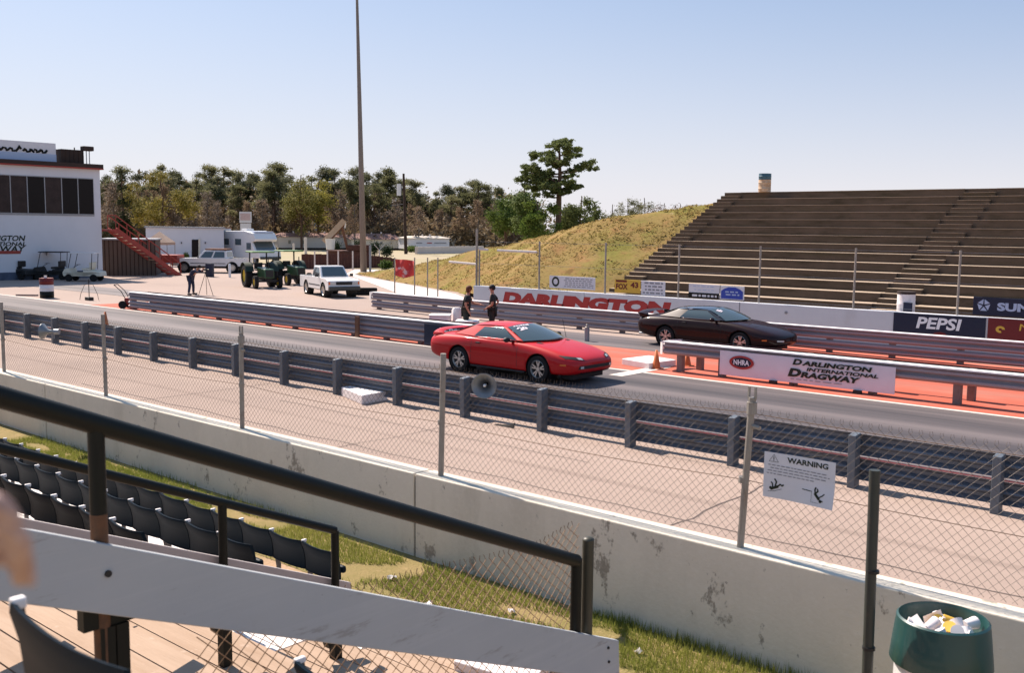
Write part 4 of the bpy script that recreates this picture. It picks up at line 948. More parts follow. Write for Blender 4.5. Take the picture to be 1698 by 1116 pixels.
def coupe(name, label, paint, loc, st, cab, front, rear, seed=0, roofmat=None, spoiler=None):
    t = thing(name, label, 'car', loc)
    m = MB(); m.grid([section(s) for s in st], 0, True)
    for s in (st[0], st[-1]): P = section(s); m.add(P, [tuple(range(len(P)))])
    body = m.build('body', MT[paint], t, smooth=True, sub=2)
    bake(body); body.data.polygons.foreach_set('use_smooth', [True] * len(body.data.polygons))
    cut_wheels(body, (1.285, -1.285), .365, .95, .58)
    m = MB()
    for x in (1.285, -1.285):
        for s in (-1, 1):
            m.lathe([(.362, 0), (.362, .36)], (x, s * .90 if s < 0 else .54, .33), 'y', 30); m.lathe([(0, 0), (.362, 0)], (x, s * .56, .33), 'y', 30)
    m.box(-1.6, 1.6, -.55, .55, .2, .42); m.build('wheel_well', MT['black'], t)
    for x in (1.285, -1.285):
        for s in (-1, 1): wheel(t, x, s * .80, .322, .235, s, spokes=5)
    # cabin: ws base centre, ws base corner, roof front corner, roof front centre ...
    A0, A1, B1, C1, C0 = cab['A0'], cab['A1'], cab['B1'], cab['C1'], cab['C0']
    def mir(p, s): return Vector((p[0], s * p[1], p[2]))
    def patch(m, a, b, c, d, bulA, bulB, n=10, k=8, lift=0):
        # a,b = right/left bottom; c,d = right/left top; bulges are vectors for the centre of bottom and top edges
        rows = []
        for i in range(k + 1):
            u = i / k; r = []
            for j in range(n + 1):
                v = j / n; q = 1 - (2 * v - 1) ** 2
                p = lerp(lerp(a, b, v), lerp(c, d, v), u) + lerp(bulA, bulB, u) * q + Vector((0, 0, lift * 4 * u * (1 - u)))
                r.append(p)
            rows.append(r)
        m.grid(rows)
    V = Vector
    bulws0, bulws1, bulr, bulbk0 = V((.30, 0, .02)), V((.10, 0, .06)), V((-.06, 0, .055)), V((-.16, 0, .015))
    m = MB(); patch(m, mir(A0, -1), mir(A0, 1), mir(A1, -1), mir(A1, 1), bulws0, bulws1, lift=.025); m.build('windshield', MT['cglass'], t, smooth=True)
    m = MB(); patch(m, mir(A1, -1), mir(A1, 1), mir(C1, -1), mir(C1, 1), bulws1, bulr, lift=.03); m.build('roof', MT[roofmat or paint], t, smooth=True)
    m = MB(); patch(m, mir(C0, -1), mir(C0, 1), mir(C1, -1), mir(C1, 1), bulbk0, bulr, lift=.04); m.build('rear_window', MT['rear_glass'], t, smooth=True)
    for s in (-1, 1):
        W = cab['win']                           # bottom rear, top rear, top front, bottom front (x, y, z)
        m = MB(); a, b, c, d = [mir(p, s) for p in W]
        rows = [[lerp(lerp(a, d, v), lerp(b, c, v), u) + V((0, s * .03 * math.sin(math.pi * u), 0)) for v in [i / 10 for i in range(11)]] for u in [i / 6 for i in range(7)]]
        m.grid(rows); m.build('side_window', MT['cglass'], t, smooth=True)
        m = MB(); o = V((0, s * .006, .004))
        def strip(p, q, r_, s_, n=8, bow=0):
            rows = []
            for i in range(n + 1):
                u = i / n; rows.append([lerp(p, q, u), lerp(lerp(p, q, u), lerp(r_, s_, u), .5) + V((0, s * .012, .006)), lerp(r_, s_, u)])
            m.grid(rows)
        a_, b_, c_, d_ = a + o, b + o, c + o, d + o
        strip(mir(A0, s), mir(A1, s), d_, c_)                      # A pillar
        strip(mir(A1, s), mir(C1, s), c_, b_)                      # roof rail
        m.build('pillar_trim', MT[roofmat or paint], t, smooth=True)
        m = MB(); strip(b_, a_, mir(C1, s), mir(C0, s), 8)           # sail panel
        m.build('sail_panel', MT[paint], t, smooth=True)
        m = MB(); m.tube([lerp(a, d, v) + V((0, s * (.012 + .018 * math.sin(math.pi * v)), -.004)) for v in [i / 8 for i in range(9)]], .011, n=8); m.build('beltline_glint_trim', MT['trim_red' if paint == 'red_car' else 'trim_dark'], t, smooth=True)  # glossy tube added along the window base to catch a sun glint
        m = MB(); p = mir(cab['mirror'], s)
        m.sphere(p, (.07, .10, .065), 14, 8); m.bar(p + V((.02, -s * .08, -.03)), p + V((.06, -s * .2, -.05)), .05, .04); m.build('mirror', MT['black' if paint == 'red_car' else paint], t, smooth=True)
        m = MB(); m.obox((-.62, s * .925, .80), (.07, 0, 0), (0, .012, 0), (0, 0, .018)); m.build('door_handle', MT['black'], t, bevel=.006)
    tr0 = surf(t)
    for s in (-1, 1):
        ax = 's+' if s > 0 else 's-'
        decal(t, tr0, 'door_seam', 'black', [(-.87, .27), (-.86, .27), (-.845, .90), (-.855, .90)], ax, 8, .003)
        decal(t, tr0, 'door_seam', 'black', [(.63, .27), (.64, .27), (.66, .89), (.65, .89)], ax, 8, .003)
        decal(t, tr0, 'side_moulding', paint, [(-.9, .50), (.9, .49), (.9, .525), (-.9, .535)], ax, 10, .008)
        m = MB(); m.box(-.9, .88, s * .875 - .03, s * .875 + .03, .185, .235); m.build('rocker_strip', MT['black'], t, bevel=.02)
    front(t); rear(t)
    if spoiler: spoiler(t)
    m = MB(); m.box(1.75, 2.1, -.6, .6, .12, .24); m.box(-1.1, 1.0, -.6, .6, .15, .22); m.build('underside', MT['black'], t)
    m = MB()
    for y in (-.4, .4): m.tube([(-2.2, y, .30), (-2.58, y, .30)], .035, n=10)
    m.build('exhaust_tip', MT['galv'], t)
    return t

def driver(t, y=.36):
    m = MB(); m.sphere((-.42, y, 1.02), (.10, .085, .125), 12, 8); m.lathe([(.18, .70), (.17, .85), (.10, .90), (.06, .92)], (-.45, y, 0), 'z', 12); m.build('driver', MT['black_cloth'], t, smooth=True)

cam_st = [(2.36, .34, .44, .43, .52, .51, .46, .53), (2.30, .27, .60, .42, .71, .58, .60, .61), (2.12, .22, .76, .43, .85, .67, .70, .695), (1.75, .20, .84, .47, .91, .77, .77, .79), (1.285, .20, .86, .50, .93, .85, .80, .87),
    (.85, .19, .87, .53, .925, .90, .82, .93), (.35, .19, .87, .55, .918, .915, .83, .95), (-.2, .19, .87, .555, .915, .915, .835, .95), (-.75, .19, .87, .56, .92, .92, .84, .95), (-1.285, .20, .87, .565, .94, .93, .83, .955),
    (-1.75, .23, .86, .58, .935, .93, .79, .95), (-2.10, .28, .83, .60, .915, .915, .75, .945), (-2.32, .33, .78, .60, .875, .88, .70, .92), (-2.43, .38, .72, .60, .82, .82, .64, .85)]
cam_cab = dict(A0=Vector((.74, .795, .94)), A1=Vector((.06, .585, 1.215)), B1=0, C1=Vector((-1.02, .57, 1.185)), C0=Vector((-1.66, .67, .945)),
    win=[Vector((-.84, .815, .94)), Vector((-.64, .632, 1.175)), Vector((.0, .625, 1.195)), Vector((.56, .815, .94))], mirror=Vector((.40, 1.0, .955)))
def surf(t):
    from mathutils.bvhtree import BVHTree
    b = [c for c in t.children if c.name.split('.')[0] == 'body'][0]; bm = bmesh.new(); bm.from_mesh(b.data); tr = BVHTree.FromBMesh(bm); bm.free(); return tr
def decal(t, tr, name, mat, quad, axis, n=8, off=.006, smooth=True):
    """patch lying on the body: quad of four (a, b) corners seen along an axis ('x' front, 's+'/'s-' side)"""
    m = MB(); rows = []
    for i in range(n + 1):
        r = []
        for j in range(n + 1):
            u, v = i / n, j / n; q = [lerp(lerp(quad[0][k], quad[1][k], u), lerp(quad[3][k], quad[2][k], u), v) for k in (0, 1)]
            if axis == 'x': o, d = Vector((4, q[0], q[1])), Vector((-1, 0, 0))
            elif axis == 'z': o, d = Vector((q[0], q[1], 3)), Vector((0, 0, -1))
            else: sg = 1 if axis == 's+' else -1; o, d = Vector((q[0], 3 * sg, q[1])), Vector((0, -sg, 0))
            h, nn, i_, ds = tr.ray_cast(o, d)
            if h is None: h = o + d * 2; nn = -d
            if nn.dot(d) > 0: nn = -nn
            r.append(h + nn * off)
        rows.append(r)
    m.grid(rows); return m.build(name, MT[mat], t, smooth=smooth)
def cam_front(t):
    tr = surf(t)
    for s in (-1, 1):
        decal(t, tr, 'headlight_recess', 'black', [(s * .40, .565), (s * .80, .625), (s * .82, .69), (s * .44, .635)], 'x')
        decal(t, tr, 'headlight', 'lens_clear', [(s * .46, .585), (s * .58, .603), (s * .59, .64), (s * .47, .628)], 'x', 4, .012)
        decal(t, tr, 'side_marker', 'lens_amber', [(1.93, .46), (2.08, .46), (2.08, .50), (1.93, .495)], 's+' if s > 0 else 's-', 4)
        decal(t, tr, 'fog_lamp', 'lens_clear', [(s * .50, .40), (s * .60, .40), (s * .60, .45), (s * .50, .45)], 'x', 4, .012)
        decal(t, tr, 'hood_vent', 'black', [(.98, s * .50), (1.12, s * .46), (1.13, s * .56), (1.0, s * .62)], 'z', 4)
    decal(t, tr, 'grille_opening', 'black', [(-.66, .385), (.66, .385), (.62, .465), (-.62, .465)], 'x', 16)
    decal(t, tr, 'chin_intake', 'black', [(-.58, .26), (.58, .26), (.56, .30), (-.56, .30)], 'x', 12)
def cam_rear(t):
    for s in (-1, 1):
        m = MB(); m.obox((-2.415, s * .45, .70), (.02, 0, 0), (0, .24, 0), (0, 0, .07)); m.build('taillight', MT['lens_red'], t, bevel=.01)
def cam_spoiler(t):
    m = MB(); rows = []
    for i in range(17):
        v = -1 + i / 8; y = v * .80; lift = 1.02 - .095 * abs(v) ** 4; x0 = -2.02 - .10 * (1 - v * v)
        rows.append([(x0, y, lift - .02), (x0 - .14, y, lift + .012), (x0 - .27, y, lift + .006), (x0 - .28, y, lift - .03), (x0 - .12, y, lift - .035)])
    m.grid(rows, 0, True)
    for r in (rows[0], rows[-1]): m.add(r, [tuple(range(5))])
    for s in (-1, 1): m.hexa([(-1.92, s*.72, .92), (-2.3, s*.68, .86), (-2.3, s*.82, .86), (-1.92, s*.80, .90), (-2.02, s*.70, .97), (-2.28, s*.68, .96), (-2.28, s*.80, .94), (-2.02, s*.79, .95)])
    m.build('spoiler', MT['red_car'], t, smooth=False, auto=60, bevel=.01)
red = coupe('sports_car', 'bright red sports coupe racing in the near lane', 'red_car', (-16.0, 18.95, .008), cam_st, cam_cab, cam_front, cam_rear, spoiler=cam_spoiler)
driver(red)
m = MB()
def glassmark(mb, pts, wd):
    for (u0, v0), (u1, v1) in zip(pts[:-1], pts[1:]):
        def P(u, v, n):
            A0, A1 = cam_cab['A0'], cam_cab['A1']; q = 1 - (2 * u - 1) ** 2
            a, b, c, d = Vector((A0.x, -A0.y, A0.z)), A0, Vector((A1.x, -A1.y, A1.z)), A1
            return lerp(lerp(a, b, u), lerp(c, d, u), v) + lerp(Vector((.30, 0, .02)), Vector((.10, 0, .06)), v) * q + Vector((.006, 0, .025 * 4 * v * (1 - v) + .008))
        a, b = Vector((u0, v0)), Vector((u1, v1)); e = (b - a).normalized(); q = Vector((-e.y, e.x)) * wd
        mb.add([P(*(a - q), 0), P(*(b - q), 0), P(*(b + q), 0), P(*(a + q), 0)], [(0, 1, 2, 3)])
for k in range(7): glassmark(m, [(.10 + .055 * k, .90 - .01 * k), (.14 + .055 * k, .93 - .01 * (k % 3))], .022)
for pts in ([(.10, .70), (.16, .80), (.20, .68), (.14, .62)], [(.22, .64), (.24, .78), (.30, .74), (.26, .62)], [(.12, .58), (.30, .68)]): glassmark(m, pts, .018)
m.build('windshield_writing', MT['banner_white'], red)
m = MB(); m.tube([(.95, .62, .94), (.80, .66, 1.38)], .006, n=4); m.build('antenna', MT['black'], red)

fb_st = [(2.50, .36, .24, .44, .28, .50, .22, .52), (2.42, .27, .52, .42, .62, .57, .50, .60), (2.20, .22, .73, .43, .84, .65, .68, .69), (1.8, .20, .83, .47, .905, .755, .77, .79), (1.285, .20, .86, .50, .93, .85, .80, .88),
    (.85, .19, .87, .53, .925, .90, .82, .93), (.35, .19, .87, .55, .918, .915, .83, .95), (-.2, .19, .87, .555, .915, .915, .835, .95), (-.75, .19, .87, .56, .92, .92, .84, .95), (-1.285, .20, .87, .565, .94, .93, .83, .955),
    (-1.75, .23, .86, .58, .935, .93, .79, .95), (-2.10, .28, .83, .60, .90, .92, .74, .945), (-2.34, .36, .76, .60, .84, .88, .68, .91), (-2.46, .42, .66, .61, .75, .82, .60, .84)]
def fb_front(t):
    tr = surf(t)
    for s in (-1, 1):
        decal(t, tr, 'fog_lamp', 'lens_clear', [(s * .42, .40), (s * .66, .42), (s * .66, .46), (s * .42, .45)], 'x', 5, .01)
        decal(t, tr, 'side_marker', 'lens_amber', [(1.98, .43), (2.12, .43), (2.12, .47), (1.98, .465)], 's+' if s > 0 else 's-', 4)
        decal(t, tr, 'nostril', 'black', [(s * .10, .40), (s * .34, .41), (s * .34, .47), (s * .10, .48)], 'x', 5)
        decal(t, tr, 'headlight_seam', 'black', [(1.62, s * .40), (1.64, s * .40), (1.60, s * .74), (1.58, s * .74)], 'z', 5, .003)
def fb_rear(t):
    m = MB(); m.obox((-2.44, 0, .70), (.02, 0, 0), (0, .58, 0), (0, 0, .06)); m.build('taillight_panel', MT['lens_red'], t, bevel=.01)
def fb_spoiler(t):
    m = MB(); rows = []
    for i in range(13):
        v = -1 + i / 6; y = v * .80; lift = 1.07 - .09 * abs(v) ** 3
        rows.append([(-2.04, y, lift - .01), (-2.22, y, lift + .015), (-2.38, y, lift + .02), (-2.39, y, lift - .01), (-2.22, y, lift - .02)])
    m.grid(rows, 0, True)
    for r in (rows[0], rows[-1]): m.add(r, [tuple(range(5))])
    for s in (-1, 1): m.hexa([(-2.0, s*.70, .90), (-2.32, s*.66, .87), (-2.32, s*.78, .86), (-2.0, s*.80, .89), (-2.06, s*.72, 1.0), (-2.36, s*.70, 1.01), (-2.36, s*.80, .98), (-2.06, s*.80, .98)])
    m.build('spoiler', MT['maroon_car'], t, auto=60, bevel=.01)
fb = coupe('sports_car', 'dark maroon sports coupe with black roof in the far lane', 'maroon_car', (-15.3, 27.55, .008), fb_st, cam_cab, fb_front, fb_rear, roofmat='black_gloss', spoiler=fb_spoiler)
driver(fb)
m = MB()
for pts in ([(.10, .78), (.20, .84)], [(.11, .70), (.24, .78)], [(.14, .64), (.22, .70)]): glassmark(m, pts, .025)
m.build('windshield_writing', MT['banner_white'], fb)

# ================================================================ pickups and other vehicles
def pickup(label, loc, rz, L=4.8, W=1.74, crew=False, paint='white_paint', cabx=None, lift=0, grille='black', rack=False):
    t = thing('pickup_truck', label, 'pickup truck', loc, rz)
    h = W / 2; fx, rx = L / 2, -L / 2; zb, zh = .42 + lift, .98 + lift
    ax0, ax1 = fx - .85, rx + 1.05; r = .36 + lift * .3
    prof = [(rx, zb + .05), (rx, zh + .02), (.1 if not crew else -.35, zh + .02), (.1 if not crew else -.35, zh + .04), (.95, zh + .03), (fx - .35, zh - .02), (fx - .04, zh - .10), (fx, zb + .15), (fx - .05, zb - .02), (rx + .1, zb - .02)]
    m = MB(); m.prism(prof, (0, -h, 0), (1, 0, 0), (0, 0, 1), (0, W, 0)); b = m.build('body', MT[paint], t, bevel=.05); bake(b)
    for x in (ax0, ax1):
        m = MB(); m.cyl((x, -h - .2, r), (x, h + .2, r), r + .08, n=32); c = m.build('tmp', MT['black'], t); q = b.modifiers.new('cut', 'BOOLEAN'); q.object = c; q.solver = 'EXACT'; bake(b); bpy.data.objects.remove(c)
    m = MB(); m.box(rx + .3, fx - .3, -h + .12, h - .12, .35, .75)
    for x in (ax0, ax1):
        for s in (-1, 1): m.lathe([(r + .078, 0), (r + .078, .3), (0, .3)] if s < 0 else [(r + .078, 0), (r + .078, -.3), (0, -.3)], (x, s * (h - .01), r), 'y', 28)
    m.build('wheel_well', MT['black'], t)
    for x in (ax0, ax1):
        for s in (-1, 1): wheel(t, x, s * (h - .12), r, .23, s, spokes=8)
    # cabin
    c0, c1 = (1.00, -.55) if not crew else (1.0, -1.35)
    zt = zh + .60
    wsb, wst, bt = c0, c0 - .55, c1
    P = lambda x, y, z: Vector((x, y, z))
    def cabin(k=0.0): return [P(wsb - k, -h + .07 + k, zh), P(wsb - k, h - .07 - k, zh), P(wst, h - .20, zt), P(wst, -h + .20, zt), P(bt, -h + .07, zh), P(bt, h - .07, zh), P(bt + .08, h - .20, zt), P(bt + .08, -h + .20, zt)]
    a = cabin(); m = MB()
    m.hexa([P(bt, -h + .07, zh - .02), P(wsb, -h + .07, zh - .02), P(wsb, h - .07, zh - .02), P(bt, h - .07, zh - .02), P(bt + .08, -h + .20, zt), P(wst, -h + .20, zt), P(wst, h - .20, zt), P(bt + .08, h - .20, zt)])
    m.build('cab', MT[paint], t, bevel=.05)
    def inset(q, f0, f1, g0, g1, off):
        p00, p10, p11, p01 = q; B = lambda u, v: lerp(lerp(p00, p10, u), lerp(p01, p11, u), v); n = (p10 - p00).cross(p01 - p00).normalized() * off
        return [B(f0, g0) + n, B(f1, g0) + n, B(f1, g1) + n, B(f0, g1) + n]
    m = MB(); q = [P(wsb, -h + .07, zh), P(wsb, h - .07, zh), P(wst, h - .20, zt), P(wst, -h + .20, zt)]; m.add(inset(q, .07, .93, .12, .90, .012), [(0, 1, 2, 3)]); m.build('windshield', MT['cglass'], t)
    m = MB(); q = [P(bt, h - .07, zh), P(bt, -h + .07, zh), P(bt + .08, -h + .20, zt), P(bt + .08, h - .20, zt)]; m.add(inset(q, .1, .9, .2, .85, .012), [(0, 1, 2, 3)]); m.build('rear_window', MT['cglass'], t)
    for s in (-1, 1):
        q = [P(wsb, s * (h - .07), zh), P(bt, s * (h - .07), zh), P(bt + .08, s * (h - .20), zt), P(wst, s * (h - .20), zt)]
        for (u0, u1) in (((.12, .9),) if not crew else ((.10, .47), (.53, .92))):
            m = MB(); m.add(inset(q, u0, u1, .12, .86, .012 * s), [(0, 1, 2, 3)]); m.build('side_window', MT['cglass'], t)
        m = MB(); p = P(c0 - .18, s * (h + .10), zh + .13); m.obox(p, (.04, 0, 0), (0, .09, 0), (0, 0, .07)); m.bar(p, p + P(0, -s * .14, -.1), .03, .03); m.build('mirror', MT['black'], t, bevel=.02)
        m = MB(); m.obox((fx - .015, s * (h - .25), zh - .22), (.02, 0, 0), (0, .14, 0), (0, 0, .075)); m.build('headlight', MT['lens_clear'], t, bevel=.01)
        m = MB(); m.obox((fx - .03, s * (h - .07), zh - .22), (.025, 0, 0), (0, .045, 0), (0, 0, .075)); m.build('turn_signal', MT['lens_amber'], t, bevel=.01)
        m = MB(); m.box(ax1 + .5, ax0 - .5, s * h - .01, s * h + .012, zb + .16, zb + .21); m.build('side_moulding', MT['black'], t)
    m = MB(); m.box(fx - .02, fx + .012, -h + .42, h - .42, zh - .30, zh - .14); m.build('grille', MT[grille], t, bevel=.01)
    m = MB(); m.box(fx - .05, fx + .14, -h + .02, h - .02, zb - .02, zb + .18); m.build('front_bumper', MT['bumper'], t, bevel=.03)
    m = MB(); m.box(rx - .10, rx + .05, -h + .05, h - .05, zb, zb + .15); m.build('rear_bumper', MT['bumper'], t, bevel=.02)
    m = MB(); m.box(rx + .07, bt - .12, -h + .09, h - .09, zh - .0, zh + .035); m.build('bed_cover', MT['black'], t)
    if rack:
        m = MB(); m.box(bt + .1, wst - .1, -h + .2, h - .2, zt + .04, zt + .14); m.build('roof_rack', MT['rust'], t)
    return t
pt = G(551, 492); pickup('small white pickup truck parked facing the strip beside the green tractors', (pt.x - 1.0, pt.y + .6, 0), R_(-20), 4.7, 1.70)
pl = G(356, 452); pickup('long cream white crew-cab pickup parked side-on before the white building', (pl.x - .5, pl.y + .2, 0), R_(220), 5.6, 1.95, crew=True, lift=.12, rack=True, paint='white_paint')

def tractor(label, loc, rz):
    t = thing('tractor', label, 'tractor', loc, rz, group='green tractors parked on the pit road')
    m = MB(); m.prism([(-.2, .75), (-.2, 1.22), (1.45, 1.14), (1.5, .62), (.2, .60)], (0, -.28, 0), (1, 0, 0), (0, 0, 1), (0, .56, 0)); m.build('hood', MT['green_tractor'], t, bevel=.05)
    m = MB(); m.box(1.47, 1.515, -.22, .22, .68, 1.08); m.build('grille', MT['black'], t)
    m = MB(); m.box(-.9, 1.3, -.2, .2, .45, .75); m.box(.9, 1.15, -.7, .7, .38, .50); m.box(-1.0, -.5, -.55, .55, .5, .85); m.build('chassis', MT['black'], t)
    for s in (-1, 1):
        for (x, r, wd, y, n) in ((-.75, .68, .40, .74, 'rear'), (1.02, .38, .22, .70, 'front')):
            w_ = thing('wheel', None, None, (x, s * y, r)); w_.parent = t
            m = MB(); h = wd / 2; m.lathe([(r * .58, -h), (r * .9, -h), (r, -h * .7), (r, h * .7), (r * .9, h), (r * .58, h)], ax='y', n=28)
            for k in range(18):
                a = 2 * math.pi * k / 18; u = Vector((math.cos(a), 0, math.sin(a))); v = Vector((-math.sin(a), 0, math.cos(a)))
                m.obox(u * r * 1.0, u * r * .03, v * r * .045 + Vector((0, h * .3, 0)), Vector((0, h * .6, 0)))
            m.build('tyre', MT['rubber'], w_)
            m = MB(); m.lathe([(0, s * h * .3), (r * .3, s * h * .3), (r * .58, s * h * .7), (r * .6, -s * h)], ax='y', n=24); m.build('rim', MT['yellow'], w_)
        m = MB(); m.grid([[(-.75 + .80 * math.cos(a), s * y, .68 + .80 * math.sin(a)) for y in (.50, .98)] for a in [R_(20 + 14 * k) for k in range(11)]]); m.build('fender', MT['tractor_dark'], t, smooth=True)
    m = MB(); m.box(-.95, -.45, -.25, .25, .98, 1.08); m.box(-1.0, -.9, -.25, .25, 1.05, 1.45); m.build('driver_seat', MT['black'], t, bevel=.03)
    m = MB(); m.tube([(-.2, 0, 1.15), (-.38, 0, 1.35)], .02); m.lathe([(.17, -.01), (.19, 0), (.17, .01)], (-.38, 0, 1.36), 'z', 18); m.build('steering_wheel', MT['black'], t)
    for s in (-1, 1):
        m = MB(); m.bar((-.98, s * .52, .8), (-.95, s * .50, 2.05), .07, .07, (1, 0, 0)); m.build('roll_bar_post', MT['black'], t)
    m = MB(); m.box(-1.35, .25, -.68, .68, 2.05, 2.13); m.build('canopy', MT['canopy_green'], t, bevel=.04)
    m = MB(); m.tube([(.8, .12, 1.1), (.8, .12, 1.75)], .03); m.build('exhaust', MT['black'], t)
    return t
p = G(447, 478); tractor('dark green tractor with flat canopy, nearer of the two on the pit road', (p.x - .8, p.y + .1, 0), R_(-20))
p = G(487, 473); tractor('green tractor with canopy parked behind the nearer tractor', (p.x - .8, p.y + .5, 0), R_(-15))

def golf_cart(label, loc, rz, paint='cream', roof='white_paint', tall=True):
    t = thing('golf_cart', label, 'golf cart', loc, rz)
    m = MB(); m.prism([(1.15, .32), (1.2, .55), (1.05, .80), (.75, .84), (.62, .40), (-.05, .38), (-.1, .70), (-.55, .72), (-1.15, .62), (-1.2, .32)], (0, -.55, 0), (1, 0, 0), (0, 0, 1), (0, 1.1, 0)); m.build('body', MT[paint], t, bevel=.05)
    m = MB(); m.box(-.5, 0, -.5, .5, .72, .84); m.box(-.58, -.48, -.5, .5, .84, 1.22); m.build('bench_seat', MT['cream' if paint == 'cream' else 'black'], t, bevel=.03)
    for (x, y) in ((.8, -.52), (.8, .52), (-.75, -.52), (-.75, .52)):
        m = MB(); r = .23; m.lathe([(0, -.06), (r * .5, -.07), (r * .9, -.09), (r, -.06), (r, .06), (r * .9, .09), (r * .5, .07), (0, .06)], (x, y, r), 'y', 20); m.build('wheel', MT['rubber'], t, auto=40)
    if tall:
        for (x, xt) in ((.85, .62), (-.62, -.68)):
            for s in (-1, 1): m = MB(); m.tube([(x, s * .5, .75), (xt, s * .5, 1.76)], .022, n=6); m.build('roof_post', MT['black'], t)
        m = MB(); m.box(-.85, .75, -.58, .58, 1.76, 1.82); m.build('roof', MT[roof], t, bevel=.03)
    m = MB(); m.tube([(.62, .25, .85), (.3, .25, 1.05)], .018, n=6); m.lathe([(.15, -.01), (.17, 0), (.15, .01)], (.3, .25, 1.06), 'z', 16); m.build('steering_wheel', MT['black'], t)
    return t
p = G(141, 466); golf_cart('cream golf cart with pale roof parked at the tower corner', (p.x, p.y, 0), R_(222))
p = G(96, 464); golf_cart('dark golf cart frame with open roof beside the cream golf cart', (p.x - .5, p.y, 0), R_(222), 'black', 'black')
p = G(38, 464); golf_cart('low dark roofless utility cart at the tower wall below the painted name', (p.x - .6, p.y, 0), R_(200), 'black', 'black', tall=False)
# ================================================================ people
def skinned(name, joints, chains, mat, parent, root, sub=1):
    """joints: name -> (x, y, z, r[, r2]); chains: lists of names"""
    idx = {}; vs = []; rs = []; es = []
    for c in chains:
        for a in c:
            if a not in idx: idx[a] = len(vs); vs.append(joints[a][:3]); rs.append(joints[a][3:])
        for a, b in zip(c[:-1], c[1:]): es.append((idx[a], idx[b]))
    me = bpy.data.meshes.new(name); me.from_pydata(vs, es, []); o = bpy.data.objects.new(name, me); COL.objects.link(o)
    o.modifiers.new('skin', 'SKIN'); me.materials.append(mat)
    for i, v in enumerate(me.skin_vertices[0].data):
        r = rs[i]; v.radius = (r[0], r[-1]); v.use_root = (i == idx[root])
    q = o.modifiers.new('sub', 'SUBSURF'); q.levels = sub; q.render_levels = sub
    bake(o); o.data.polygons.foreach_set('use_smooth', [True] * len(o.data.polygons))
    if not o.data.materials: o.data.materials.append(mat)
    o.parent = parent; return o

